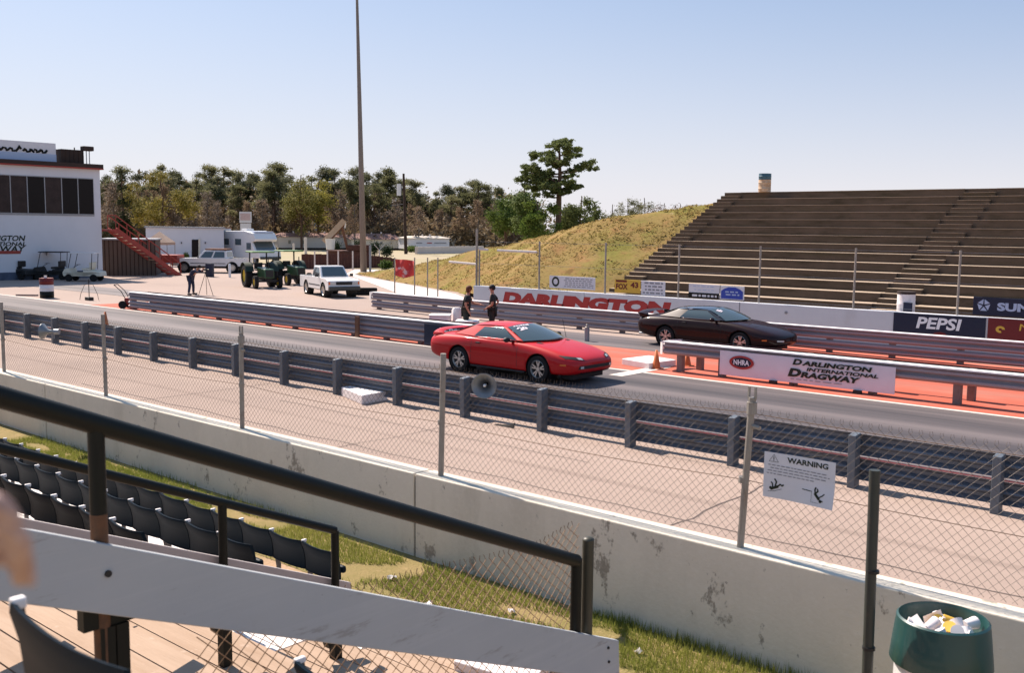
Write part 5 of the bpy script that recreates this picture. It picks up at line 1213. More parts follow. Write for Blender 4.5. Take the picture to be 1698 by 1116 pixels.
def person(label, loc, rz, pose, shirt, trousers, hair, sleeve='elbow', longhair=False, cap=False, stance=None):
    t = thing('person', label, 'person', loc, rz)
    J = dict(pelvis=(0, 0, .94, .13, .16), waist=(0, 0, 1.08, .12, .15), chest=(0, 0, 1.28, .125, .17), neckb=(0, 0, 1.46, .065), neck=(.01, 0, 1.53, .052), skull=(.015, 0, 1.66, .088, .078), crown=(.005, 0, 1.74, .07),
             shL=(0, .18, 1.42, .062), shR=(0, -.18, 1.42, .062), elL=(0, .24, 1.13, .045), elR=(0, -.24, 1.13, .045), wrL=(.06, .24, .88, .03), wrR=(.06, -.24, .88, .03),
             hipL=(0, .10, .90, .095), hipR=(0, -.10, .90, .095), knL=(.02, .11, .50, .062), knR=(.02, -.11, .50, .062), anL=(-.01, .12, .09, .042), anR=(-.01, -.12, .09, .042), toeL=(.15, .13, .03, .035), toeR=(.15, -.13, .03, .035))
    for k, v in pose.items():
        if k != 'face': J[k] = tuple(v) + tuple(J[k][3:])
    V = Vector
    chains = [['pelvis', 'waist', 'chest', 'neckb', 'neck', 'skull', 'crown'], ['chest', 'shL', 'elL', 'wrL'], ['chest', 'shR', 'elR', 'wrR'], ['pelvis', 'hipL', 'knL', 'anL', 'toeL'], ['pelvis', 'hipR', 'knR', 'anR', 'toeR']]
    for s in 'LR':
        w = V(J['wr' + s][:3]); e = V(J['el' + s][:3]); d = (w - e).normalized(); side = d.cross(V((0, 0, 1)));
        side = side.normalized() if side.length > .1 else V((1, 0, 0))
        up = side.cross(d).normalized(); hand = w + d * .05
        J['pm' + s] = (*(w + d * .06), .034, .022); chains.append(['wr' + s, 'pm' + s])
        for i, (off, ln) in enumerate(((.028, .075), (.010, .085), (-.010, .08), (-.027, .062))):
            b = w + d * .085 + side * off; J[f'f{s}{i}a'] = (*b, .0095); J[f'f{s}{i}b'] = (*(b + d * ln * .5 - up * .008), .009); J[f'f{s}{i}c'] = (*(b + d * ln * .85 - up * .03), .0075)
            chains.append(['pm' + s, f'f{s}{i}a', f'f{s}{i}b', f'f{s}{i}c'])
        b = w + d * .035 + side * .035; J[f't{s}a'] = (*b, .011); J[f't{s}b'] = (*(b + d * .045 + side * .022), .009); chains.append(['pm' + s, f't{s}a', f't{s}b'])
    skinned('body', J, chains, MT['skin'], t, 'pelvis')
    # face
    hd = V(J['skull'][:3]); ax = (V(J['crown'][:3]) - V(J['neck'][:3])).normalized(); fw = V(pose.get('face', (1, 0, 0))); fw = (fw - ax * fw.dot(ax)).normalized(); sd = ax.cross(fw)
    m = MB(); m.sphere(hd + fw * .088 - ax * .015, (.016, .014, .022), 8, 6); m.build('nose', MT['skin'], t, smooth=True)
    for s in (-1, 1):
        m = MB(); m.sphere(hd + fw * .078 + sd * .032 * s + ax * .012, .011, 8, 6); m.build('eye', MT['black'], t, smooth=True)
        m = MB(); m.sphere(hd + sd * .082 * s - ax * .005, (.018, .012, .03), 8, 6); m.build('ear', MT['skin'], t, smooth=True)
    m = MB(); m.obox(hd + fw * .078 - ax * .05, fw * .006, sd * .022, ax * .005); m.build('mouth', MT['ink_red'], t)
    m = MB(); c = hd - fw * .018 + ax * .03
    rows = []
    for i in range(9):
        ph = -math.pi / 2 * (.45 if not longhair else .95) + (math.pi / 2 + math.pi / 2 * (.45 if not longhair else .95)) * i / 8; rr = []
        for j in range(16):
            a = 2 * math.pi * j / 16; k = 1.08 + .06 * mnoise.noise(V((i, j * .7, loc[0])))
            front = max(0, math.cos(a)) * max(0, -math.sin(ph)) * .09
            rr.append(c + fw * (math.cos(ph) * math.cos(a) * .102 * k - front) + sd * (math.cos(ph) * math.sin(a) * .093 * k) + ax * (math.sin(ph) * (.098 if ph > 0 else .16 if longhair else .11) * k))
        rows.append(rr)
    m.grid(rows, 0, True); m.add(rows[0], [tuple(range(16))]); m.build('cap' if cap else 'hair', MT[hair], t, smooth=True)
    if cap:
        m = MB(); m.grid([[hd + fw * (.08 + .05 * i) + sd * (.07 * (j - 2) / 2 * (1 - .15 * i)) + ax * (.055 - .008 * i) for j in range(5)] for i in range(3)]); m.build('cap_peak', MT[hair], t, smooth=True)
    # clothes
    S_ = {k: tuple(v[:3]) + tuple(r + .016 for r in v[3:]) for k, v in J.items()}
    for s in 'LR':
        a, b = V(J['sh' + s][:3]), V(J['el' + s][:3]); f = .75; p = lerp(a, b, f); S_['sl' + s] = (*p, .075)
        c_ = V(J['wr' + s][:3]); S_['cu' + s] = (*lerp(b, c_, .9), .042)
        S_['el' + s] = tuple(J['el' + s][:3]) + (.06,)
    pv = V(J['pelvis'][:3]); S_['hem'] = (*(pv + V((0, 0, -.03))), .15, .18); S_['nb'] = (*lerp(V(J['chest'][:3]), V(J['neckb'][:3]), .8), .075, .10)
    arm = (lambda s: ['chest', 'sh' + s, 'sl' + s]) if sleeve == 'elbow' else (lambda s: ['chest', 'sh' + s, 'el' + s, 'cu' + s])
    skinned('shirt', S_, [['hem', 'waist', 'chest', 'nb'], arm('L'), arm('R')], MT[shirt], t, 'hem')
    for s in 'LR': S_['an' + s] = tuple(J['an' + s][:3]) + (.065,)
    S_['pelvis'] = tuple(J['pelvis'][:3]) + (.14, .17)
    skinned('trousers', S_, [['pelvis', 'hipL', 'knL', 'anL'], ['pelvis', 'hipR', 'knR', 'anR']], MT[trousers], t, 'pelvis')
    for s in 'LR':
        a, b = V(J['an' + s][:3]), V(J['toe' + s][:3]); m = MB()
        d = (b - a); d.z = 0; d.normalize(); q = V((-d.y, d.x, 0)); c = V((a.x, a.y, .05)) + d * .07
        m.obox(c, d * .14, q * .048, V((0, 0, .045))); m.build('shoe', MT['black'], t, bevel=.03)
    return t

p = G(772, 561)
person('person with auburn hair and black T-shirt reaching out an arm beside the white boxes', (p.x, p.y, 0), R_(38),
    dict(chest=(.04, 0, 1.26), waist=(.02, 0, 1.08), neckb=(.07, 0, 1.43), neck=(.09, 0, 1.50), skull=(.12, 0, 1.62), crown=(.11, 0, 1.71), shL=(.05, .19, 1.39), shR=(.06, -.19, 1.38),
         elL=(.20, .22, 1.16), wrL=(.45, .12, 1.13), elR=(.02, -.27, 1.12), wrR=(.14, -.23, .88)), 'black_cloth', 'dark_trousers', 'hair_red', longhair=True)
p = G(816, 561)
person('person in black shirt and dark cap facing the red-haired crew member', (p.x, p.y, 0), R_(212),
    dict(elL=(-.05, .27, 1.14), wrL=(.16, .16, 1.02), elR=(-.16, -.27, 1.20), wrR=(-.02, -.14, 1.05), skull=(.03, 0, 1.655), face=(1, .15, -.15)), 'black_cloth', 'dark_trousers', 'hair_dark', cap=True)
p = G(320, 489)
ph = person('person in navy clothes bending over a tripod beside the left end of the guardrail', (p.x, p.y, 0), R_(25),
    dict(pelvis=(-.12, 0, .92), waist=(-.06, 0, 1.05), chest=(.12, 0, 1.22), neckb=(.26, 0, 1.33), neck=(.31, 0, 1.37), skull=(.40, 0, 1.44), crown=(.42, 0, 1.53), shL=(.2, .18, 1.32), shR=(.2, -.18, 1.32),
         elL=(.42, .24, 1.20), wrL=(.58, .08, 1.36), elR=(.42, -.24, 1.18), wrR=(.60, -.06, 1.30), hipL=(-.12, .11, .88), hipR=(-.12, -.11, .88), knL=(-.10, .20, .48), knR=(-.05, -.20, .48), anL=(-.15, .27, .09), anR=(-.08, -.27, .09), toeL=(0, .30, .03), toeR=(.07, -.31, .03)), 'navy_cloth', 'navy_cloth', 'hair_dark', sleeve='wrist')
d = Vector((math.cos(R_(25)), math.sin(R_(25)), 0)); q = Vector((p.x, p.y, 0)) + d * .78
t = thing('camera_tripod', 'camera on a thin tripod in front of the person in navy clothes', 'tripod', q)
for k in range(3):
    a = 2 * math.pi * k / 3 + .4; m = MB(); m.tube([(0, 0, 1.22), (.42 * math.cos(a), .42 * math.sin(a), 0)], .014, n=6); m.build('leg', MT['black'], t)
m = MB(); m.obox((0, 0, 1.33), d * .09, d.cross(Vector((0, 0, 1))) * .06, Vector((0, 0, .05))); m.cyl(d * .08 + Vector((0, 0, 1.33)), d * .2 + Vector((0, 0, 1.33)), .035); m.build('camera_body', MT['black'], t)

# a spectator's hand close to the camera at the left edge
hp = atd(-4, 884, .52)
hand = thing('hand', "spectator's loosely curled hand reaching in at the left edge, close and blurred", 'hand', hp); hand.scale = (.78, .78, .78)
right = (ROT @ Vector((1, 0, 0))); upv = (ROT @ Vector((0, 1, 0))); fwd = (ROT @ Vector((0, 0, -1)))
def HP(a, b, c): v = right * a + upv * b + fwd * c; return (v.x, v.y, v.z)
J = dict(fore=(*HP(-.30, -.16, .05), .034), wrist=(*HP(-.115, -.045, .02), .027), palm=(*HP(-.055, -.012, .01), .030, .017), knu=(*HP(-.028, .0, .006), .030, .014))
ch = [['fore', 'wrist', 'palm', 'knu']]
for i, (b, c, l) in enumerate(((.020, -.012, 1.0), (.006, -.006, 1.1), (-.008, .004, 1.0), (-.021, .016, .82))):
    J[f'f{i}a'] = (*HP(-.022, b, c), .0088); J[f'f{i}b'] = (*HP(-.022 + .030 * l, b + .004, c - .004), .0085); J[f'f{i}c'] = (*HP(-.022 + .036 * l, b - .014 * l, c + .006), .0078); J[f'f{i}d'] = (*HP(-.022 + .026 * l, b - .024 * l, c + .012), .0066)
    ch.append(['knu', f'f{i}a', f'f{i}b', f'f{i}c', f'f{i}d'])
J['ta'] = (*HP(-.062, .020, -.012), .0105); J['tb'] = (*HP(-.040, .034, -.022), .0098); J['tc'] = (*HP(-.018, .036, -.024), .008); ch.append(['palm', 'ta', 'tb', 'tc'])
skinned('skin', J, ch, MT['pale_skin'], hand, 'palm', 2)
for k, (a, b, c) in enumerate((('c', 'd', 0), ('c', 'd', 1), ('c', 'd', 2), ('c', 'd', 3))):
    q = lerp(Vector(J[f'f{c}c'][:3]), Vector(J[f'f{c}d'][:3]), .7); m = MB(); o = right * .0075; m.sphere(q + o, .0045, 8, 6); m.build('fingernail', MT['pale_skin'], hand, smooth=True)
# ================================================================ tower, paddock and everything behind
tw = thing('control_tower', 'tall white race control tower with a band of dark windows at the left edge', 'tower', (-70, 26, 0))
FXW = -65.6; Ytop = 33.35
m = MB(); m.box(-77, FXW, 14, Ytop, -.05, 7.35); m.build('wall', MT['tower'], tw, world=True)
def fy(px, py): d = ray(px, py); t = FXW / d.x; return Vector((FXW, d.y * t, EYE + d.z * t))
m = MB(); m.box(-77.2, FXW + .25, 14, Ytop + .15, 7.36, 7.62); m.build('parapet', MT['parapet'], tw, world=True)
m = MB(); m.box(-77.2, FXW + .26, 14, Ytop + .16, 7.27, 7.355); m.build('red_trim', MT['stair_red'], tw, world=True)
wl = [onX for onX in (fy(155, 296), fy(155, 356))]; zt_, zb_ = wl[0].z, wl[1].z
edges = [fy(x, 320).y for x in (-60, -28, 17, 45, 74, 102, 129, 155)]
for a, b in zip(edges[:-1], edges[1:]):
    wf = MB(); wf.box(FXW - .02, FXW + .05, a, a + .03, zb_, zt_); wf.box(FXW - .02, FXW + .05, b - .03, b - .0, zb_, zt_); wf.box(FXW - .02, FXW + .05, a + .03, b - .03, zt_ - .05, zt_); wf.box(FXW - .02, FXW + .05, a + .03, b - .03, zb_, zb_ + .04)
    f = wf.build('window', MT['galv'], tw, world=True)
    g = MB(); g.box(FXW - .01, FXW + .02, a + .03, b - .03, zb_ + .04, zt_ - .05); o = g.build('pane', MT['pane_brown' if edges.index(a) in (1, 2, 4) else 'dglass'], None); o.parent = f; o.data.transform(Matrix.Translation(-tw.location))
m = MB()
for k, (tx, py, wd, hh) in enumerate((('DARLINGTON', 396, 3.3, .36), ('INTERNATIONAL', 404, 3.7, .26), ('DRAGWAY', 414, 3.3, .40))):
    e = fy(40 if k != 1 else 43, py + 1); textmesh(m, tx, (FXW + .012, e.y - wd, e.z - .1), (0, 1, 0), (0, 0, 1), wd, hh, .001, shear=.25, off=.03)
m.build('lettering', MT['ink'], tw, world=True)
m = MB(); e = fy(34, 416); m.box(FXW, FXW + .015, e.y - 3.6, e.y, e.z - .18, e.z + .02); m.build('red_underline', MT['stair_red'], tw, world=True)
m = MB(); m.box(FXW, FXW + .02, 14, Ytop, 0, .5); m.build('base_course', MT['base_blue'], tw, world=True)
m = MB(); m.box(FXW - .01, FXW + .03, edges[0], edges[-1], zb_ - .10, zb_ - .01); m.build('window_sill', MT['galv'], tw, world=True)
# roof sign and deck
p0, p1 = fy(-40, 240), fy(100, 262)
t = thing('roof_sign', 'white billboard with dark script lettering on the tower roof', 'sign', (FXW - .6, 26, 7.6))
m = MB(); m.box(FXW - .7, FXW - .6, p0.y, p1.y, 7.62, fy(100, 237).z); m.build('panel', MT['sign_white'], t, world=True)
m = MB(); m.box(FXW - .6, FXW - .55, p0.y, p1.y, 7.62, fy(100, 258).z + .1); m.build('lower_band', MT['pale_blue'], t, world=True)
m = MB(); a = fy(84, 250)
for (f0, f1, hh) in ((0, .26, .34), (.28, .52, .22), (.53, .62, .36), (.64, .80, .22), (.81, 1, .22)):
    nn_ = int((f1 - f0) * 44); y_0, y_1 = a.y - 4.2 + 4.2 * f0, a.y - 4.2 + 4.2 * f1
    m.tube([(FXW - .59, lerp(y_0, y_1, i / nn_) + .05 * math.sin(i * 1.9), a.z - .12 + hh * .5 + hh * .5 * math.sin(i * 1.57 + f0 * 9)) for i in range(nn_ + 1)], .075, n=5)
m.build('script_lettering', MT['pipe_green'], t, world=True)
m = MB(); m.box(FXW - .6, FXW - .57, a.y - 4.2, a.y, a.z - .36, a.z - .24); m.build('red_underline', MT['ink_red'], t, world=True)
t = thing('roof_cabin', 'dark boarded viewing deck with a small lamp box on the tower roof edge', 'cabin', (FXW - 1, 32, 7.6))
a, b = fy(106, 246), fy(142, 246)
m = MB(); m.box(FXW - 2.2, FXW - .4, a.y, b.y, 7.62, a.z); m.build('wall', MT['parapet'], t, world=True)
m = MB()
for k in range(6): yy = lerp(a.y, b.y, k / 5); m.box(FXW - .41, FXW - .36, yy - .03, yy + .03, 7.62, a.z + (.15 if k == 3 else 0))
m.build('batten', MT['dark_wood'], t, world=True)
a, b = fy(143, 241), fy(161, 250); m = MB(); m.box(FXW - .9, FXW - .4, a.y, b.y, b.z, a.z); m.build('lamp_box', MT['parapet'], t, world=True, bevel=.05)
for x in (150, 155): q = fy(x, 250); m = MB(); m.cyl((FXW - .6, q.y, 7.62), (FXW - .6, q.y, b.z), .03, n=6); m.build('leg', MT['galv'], t, world=True)

# red stairway at the tower
def plane_pt(px, py, x0): d = ray(px, py); t = x0 / d.x; return Vector((x0, d.y * t, EYE + d.z * t))
t = thing('stairway', 'red steel stairway rising to the white tower side', 'stairs', (-65.5, 36, 0))
A = plane_pt(192, 380, -65.0); B = plane_pt(300, 459, -65.0)
for dx, nm in ((0, 'stringer'), (-1.1, 'stringer')):
    o = Vector((dx, 0, 0)); m = MB(); m.bar(A + o, B + o, .08, .30); m.build(nm, MT['stair_red'], t, world=True)
    m = MB(); m.bar(A + o + Vector((0, 0, .95)), B + o + Vector((0, 0, .95)), .05, .06); 
    m.build('handrail', MT['stair_red'], t, world=True)
    for k in range(7): q = lerp(A, B, k / 6) + o; m = MB(); m.bar(q, q + Vector((0, 0, .95)), .04, .04, (1, 0, 0)); m.build('baluster', MT['stair_red'], t, world=True)
for k in range(15): q = lerp(A, B, (k + .5) / 15); m = MB(); m.box(q.x - 1.06, q.x - .04, q.y - .13, q.y + .13, q.z - .02, q.z + .02); m.build('step', MT['cone_pale'], t, world=True)
m = MB(); m.box(-66.2, -64.9, Ytop + .2, A.y, A.z - .14, A.z); m.build('landing', MT['stair_red'], t, world=True)
m = MB(); m.bar((-65, Ytop + .2, A.z + .95), (-65, A.y, A.z + .95), .05, .06); m.build('landing_rail', MT['stair_red'], t, world=True)

def boxthing(name, label, cat, px0, px1, pyb, pyt, dep, mat, depth=3.0, part='wall', lift=0.0):
    """block facing the viewer, standing on the ground, base spanning px0..px1"""
    a = G(px0, pyb, lift); b = G(px1, pyb, lift); c = (a + b) / 2; u = (b - a).normalized(); n = Vector((-u.y, u.x, 0))
    if n.dot(Vector((c.x, c.y, 0))) < 0: n = -n
    top = onplane(px0 * .5 + px1 * .5, pyt, c, n).z
    t = thing(name, label, cat, (c.x, c.y, 0)); m = MB()
    m.hexa([a + Vector((0, 0, -a.z)), b + Vector((0, 0, -b.z)), b + n * depth - Vector((0, 0, b.z)), a + n * depth - Vector((0, 0, a.z))] + [Vector((q.x, q.y, top)) for q in (a, b, b + n * depth, a + n * depth)])
    m.build(part, MT[mat], t, world=True)
    return t, a, b, u, n, top
def onplane(px, py, c, n):
    d = ray(px, py); o = Vector((0, 0, EYE)); k = (c - o).dot(n) / d.dot(n); return o + d * k

t, a, b, u, n, top = boxthing('storage_shed', 'weathered brown board shed between the tower and the red stairway', 'shed', 168, 258, 457, 398, 0, 'shed', 4)
m = MB()
for k in range(14): q = lerp(a, b, k / 13); m.obox((q.x, q.y, top / 2), u * .03, n * .015, Vector((0, 0, top / 2)))
m.build('batten', MT['dark_wood'], t, world=True)
m = MB(); m.obox((a + b) / 2 + n * 2 + Vector((0, 0, top + .05)), (b - a) / 2 + u * .1, n * 2.1, Vector((0, 0, .05))); m.build('roof', MT['galv'], t, world=True)

# white building
t, a, b, u, n, top = boxthing('white_building', 'long low white building with an open dark doorway behind the cream pickup', 'building', 243, 372, 436, 378, 0, 'tower', 9)
c = (a + b) / 2
def patch_on(t, px0, px1, py0, py1, c, n, mat, name, off=.04, parent=None):
    q = [onplane(px0, py1, c, n), onplane(px1, py1, c, n), onplane(px1, py0, c, n), onplane(px0, py0, c, n)]
    f = -n * off; m = MB(); m.hexa([q[0] + f, q[1] + f, q[1] + n * .02, q[0] + n * .02, q[3] + f, q[2] + f, q[2] + n * .02, q[3] + n * .02])
    return m.build(name, MT[mat], t, world=True)
patch_on(t, 318, 330, 397, 436, c, n, 'dglass', 'doorway'); patch_on(t, 329, 332, 396, 436, c, n, 'cream', 'door_leaf', .08)
patch_on(t, 300, 301.5, 401, 404, c, n, 'black', 'wall_lamp', .1); patch_on(t, 339.5, 341, 401, 404, c, n, 'black', 'wall_lamp', .1)
m = MB(); m.obox(c + n * 4.5 + Vector((0, 0, top + .06)), (b - a) / 2 + u * .15, n * 4.65, Vector((0, 0, .06))); m.build('roof', MT['galv'], t, world=True)
t, a, b, u, n, top = boxthing('white_annex', 'bright white clapboard annex at the right end of the low white building', 'building', 352, 384, 434.5, 378.5, 0, 'white_paint', 5)
m = MB()
for k in range(1, 16): m.obox((a + b) / 2 - n * .012 + Vector((0, 0, top * k / 16)), (b - a) / 2, n * .012, Vector((0, 0, .015)))
m.build('clapboard', MT['sign_white'], t, world=True)
m = MB(); m.obox((a + b) / 2 + n * 2.5 + Vector((0, 0, top + .05)), (b - a) / 2 + u * .1, n * 2.6, Vector((0, 0, .05))); m.build('roof', MT['rust'], t, world=True)

# white motorhome
t = thing('motorhome', 'white motorhome with an overhanging cab and dark windscreen behind the tractors', 'motorhome', (0, 0, 0), R_(-4))
p = G(395, 436); t.location = (p.x, p.y + 1.2, 0)
m = MB(); m.prism([(-3.2, .5), (-3.2, 3.1), (1.3, 3.15), (2.9, 2.95), (3.35, 2.35), (3.2, 2.15), (2.6, 2.1), (3.15, 1.35), (3.9, 1.2), (4.0, .55)], (0, -1.2, 0), (1, 0, 0), (0, 0, 1), (0, 2.4, 0)); m.build('body', MT['white_paint'], t, bevel=.06)
m = MB(); m.hexa([(2.62, -1.0, 2.08), (3.17, -1.0, 1.38), (3.17, 1.0, 1.38), (2.62, 1.0, 2.08), (2.66, -1.0, 2.1), (3.21, -1.0, 1.40), (3.21, 1.0, 1.40), (2.66, 1.0, 2.1)]); m.build('windshield', MT['cglass'], t)
for (x0, x1, z0, z1) in ((-.4, .7, 1.75, 2.35), (1.7, 2.5, 1.35, 2.0), (-2.6, -1.6, 1.75, 2.35)):
    m = MB(); m.box(x0, x1, -1.225, -1.19, z0, z1); m.build('window', MT['cglass'], t, bevel=.01)
m = MB(); m.box(-1.3, -.7, -1.22, -1.19, .6, 2.3); m.build('door', MT['sign_white'], t); m = MB(); m.box(1.3, 2.95, -1.0, 1.0, 2.95, 3.10); m.build('overcab_trim', MT['pale_blue'], t)
for (x) in (3.1, -1.9):
    for s in (-1, 1): wheel(t, x, s * 1.05, .38, .24, s, spokes=6)
m = MB(); m.box(3.95, 4.1, -1.1, 1.1, .45, .7); m.build('front_bumper', MT['bumper'], t); m = MB(); m.box(-.6, .4, -.4, .4, 3.1, 3.35); m.build('roof_unit', MT['white_paint'], t, bevel=.05)

# roadside pole sign
p = G(408, 415); t = thing('pole_sign', 'tall white double-panel pole sign standing behind the white annex', 'sign', p, R_(40))
s_ = (p - Vector((0, 0, EYE))).length / _f
h0 = lambda y: EYE + (376 - y) * s_ * .97
m = MB(); m.box(-9.5 * s_, 9.5 * s_, -.1, .1, h0(371), h0(353)); m.build('upper_panel', MT['sign_white'], t)
m = MB(); m.box(-8 * s_, 8 * s_, -.12, -.1, h0(367), h0(355.5)); m.build('printed_face', MT['pinkish'], t)
m = MB(); m.box(-8.5 * s_, 8.5 * s_, -.08, .08, h0(384), h0(372)); m.build('lower_panel', MT['sign_white'], t)
m = MB(); m.cyl((-6 * s_, 0, 0), (-6 * s_, 0, h0(384)), .12, n=8); m.cyl((6 * s_, 0, 0), (6 * s_, 0, h0(384)), .12, n=8); m.build('pole', MT['galv'], t)

# tent, red trailer, small clutter by the stairs
p = G(266, 441); t = thing('canopy_tent', 'tan peaked canopy tent behind the red stairway', 'tent', p, R_(40))
k = (p - Vector((0, 0, EYE))).length / _f; z1, z2, hw = 37 * k, 54 * k, 18 * k
m = MB(); c4 = [(-hw, -hw, z1), (hw, -hw, z1), (hw, hw, z1), (-hw, hw, z1)]; m.add(c4 + [(0, 0, z2)], [(0, 1, 4), (1, 2, 4), (2, 3, 4), (3, 0, 4)]); m.add([(x, y, z) for x, y, z in c4] + [(x, y, z - 4 * k) for x, y, z in c4], [(0, 4, 5, 1), (1, 5, 6, 2), (2, 6, 7, 3), (3, 7, 4, 0)]); m.build('canopy', MT['tan_canvas'], t)
for x, y, z in c4: m = MB(); m.cyl((x * .96, y * .96, 0), (x * .96, y * .96, z1), .04, n=6); m.build('leg', MT['galv'], t)
p = G(250, 452); t = thing('utility_trailer', 'red open trailer loaded with dark gear under the stairway', 'trailer', (p.x - 1, p.y + .5, 0), R_(40))
m = MB(); m.box(-2.4, 2.4, -.8, .8, .75, 1.35); m.build('box', MT['stair_red'], t, bevel=.03)
m = MB(); m.box(-1.2, .6, -.6, .6, 1.36, 1.95); m.build('engine_cover', MT['parapet'], t, bevel=.15)
for x in (-1.2, 1.2):
    m = MB(); m.lathe([(0, -.1), (.36, -.1), (.36, .1), (0, .1)], (x, -.75, .36), 'y', 20); m.build('wheel', MT['rubber'], t, auto=40)
m = MB(); m.box(2.4, 3.2, -.05, .05, .7, .8); m.build('drawbar', MT['stair_red'], t)
def drum(p, label, mats, r=.29, h=.88, name='barrel'):
    t = thing(name, label, 'barrel', p); z = 0
    for i, mt in enumerate(mats):
        hh = h / len(mats); m = MB(); m.lathe([(0, z), (r, z + .004), (r, z + hh * .45), (r + .012, z + hh * .5), (r, z + hh * .55), (r, z + hh - .004), (0, z + hh)], n=22); m.build('band' if len(mats) > 1 else 'drum', MT[mt], t, auto=40); z += hh
    return t
drum(G(348, 459), 'dark blue barrel standing in front of the cream pickup', ['navy'], .3, .95)
drum(G(243, 455), 'dark blue barrel under the red stairway', ['navy'], .3, .85)
tri_ = drum(G(78, 494), 'barrel striped red, pale grey and dark green on the pit road', ['pipe_green', 'sign_white', 'maroon_sign'], .32, .98)
m = MB(); m.cyl((.13, -.1, .98), (.13, -.1, 1.1), .07); m.build('cup', MT['foam'], tri_)
m = MB(); m.box(-1.35, -.3, -.1, .1, 0, .08); o = m.build('kerb_block', MT['post_brown']); o.location = G(72, 491); o.rotation_euler = (0, 0, R_(40)); tag(o, 'low brown timber lying left of the striped barrel', 'timber')
p = G(381, 460); t = thing('bollard', 'short white post standing between the pickup and the tractors', 'bollard', p); m = MB(); m.lathe([(0, 0), (.09, 0), (.09, .92), (.05, .97), (0, .98)], n=14); m.build('post', MT['white_paint'], t, auto=40)
# start-line stand and trolley
p = G(148, 498); t = thing('tripod_stand', 'thin black cable stand on a dark base left of the guardrail end', 'stand', p)
m = MB(); m.box(-.22, .22, -.12, .12, 0, .16); m.build('base', MT['black'], t, bevel=.02); m = MB(); m.cyl((0, 0, .1), (0, 0, 1.0), .02, n=6); m.build('pole', MT['black'], t)
for s in (-1, 1): m = MB(); m.tube([(0, 0, .85), (.2 * s * .76, .2 * s * .65, .75), (.4 * s * .76, .4 * s * .65, .3), (.45 * s * .76, .45 * s * .65, .02)], .012, n=5); m.build('cable_leg', MT['black'], t)
p = G(214, 511); t = thing('hand_trolley', 'red two-wheeled hand trolley parked at the left end of the guardrail', 'trolley', (p.x, p.y, 0), R_(40))
m = MB(); m.box(-.1, .25, -.3, .3, .18, .48); m.build('tank', MT['stair_red'], t, bevel=.06)
for s in (-1, 1):
    m = MB(); m.lathe([(0, -.05), (.17, -.05), (.17, .05), (0, .05)], (-.14, s * .34, .17), 'y', 18); m.build('wheel', MT['rubber'], t, auto=40)
    m = MB(); m.tube([(0, s * .2, .3), (-.25, s * .2, .75), (-.55, s * .2, 1.02)], .018, n=6); m.build('handle_bar', MT['black'], t)
m = MB(); m.cyl((-.55, -.2, 1.02), (-.55, .2, 1.02), .018, n=6); m.build('grip', MT['black'], t)
# row of tyres
a = G(590, 489); b = G(619, 489)
for k in range(5):
    q = lerp(a, b, (k + .5) / 5); t = thing('tyre', None, None, q); tag(t, 'stacked black tyre in the low row beside the white pickup truck', 'tyre', 'tyres in a row beside the small pickup')
    m = MB(); m.lathe([(.16, .02), (.28, .0), (.31, .06), (.31, .14), (.28, .2), (.16, .18)], n=22); m.lathe([(.16, .22), (.28, .2), (.31, .26), (.31, .32), (.28, .38), (.16, .36)], n=22); m.build('rubber', MT['rubber'], t)

# light pole, utility poles
p = G(603, 453); t = thing('light_pole', 'very tall tapering grey light pole rising out of the top of the picture', 'pole', p)
q = atd(592, 0, (ROT.transposed() @ (Vector((p.x, p.y, 0)) - Vector((0, 0, EYE)))).z * -1)
tp = Vector((q.x - p.x, q.y - p.y, q.z)); m = MB(); m.tube([(0, 0, 0), tp * .5, tp, tp * 1.25], [.26, .185, .105, .075], n=16); m.build('shaft', MT['pole_steel'], t, smooth=True)
m = MB(); m.cyl((0, 0, 0), (0, 0, .12), .42, n=12); m.build('base_plate', MT['concrete'], t); m = MB(); m.cyl((.55, .2, 0), (.55, .2, 2.2), .09, n=10); m.build('conduit', MT['galv'], t)
p = G(673, 421); t = thing('utility_pole', 'dark wooden utility pole with a pale transformer can', 'pole', p)
m = MB(); m.cyl((0, 0, 0), (-.25, -.2, 11.0), .24, .15, n=10); m.build('shaft', MT['dark_wood'], t)
m = MB(); m.cyl((-.72, -.6, 8.0), (-.72, -.6, 9.6), .30, n=14); m.build('transformer', MT['sign_white'], t)
m = MB(); m.bar((-.9, -.7, 9.0), (.1, .1, 9.0), .08, .1); m.bar((-1.6, -1.4, 6.6), (-.1, 0, 6.9), .04, .04); m.build('bracket', MT['galv'], t)
p = G(799, 412); t = thing('utility_pole', 'thin brown utility pole at the trees behind the grass bank', 'pole', p); m = MB(); m.cyl((0, 0, 0), (0, 0, 8.5), .16, .1, n=8); m.build('shaft', MT['bark'], t); m = MB(); m.bar((-.8, -.7, 8), (.8, .7, 8), .1, .1); m.build('cross_arm', MT['bark'], t)

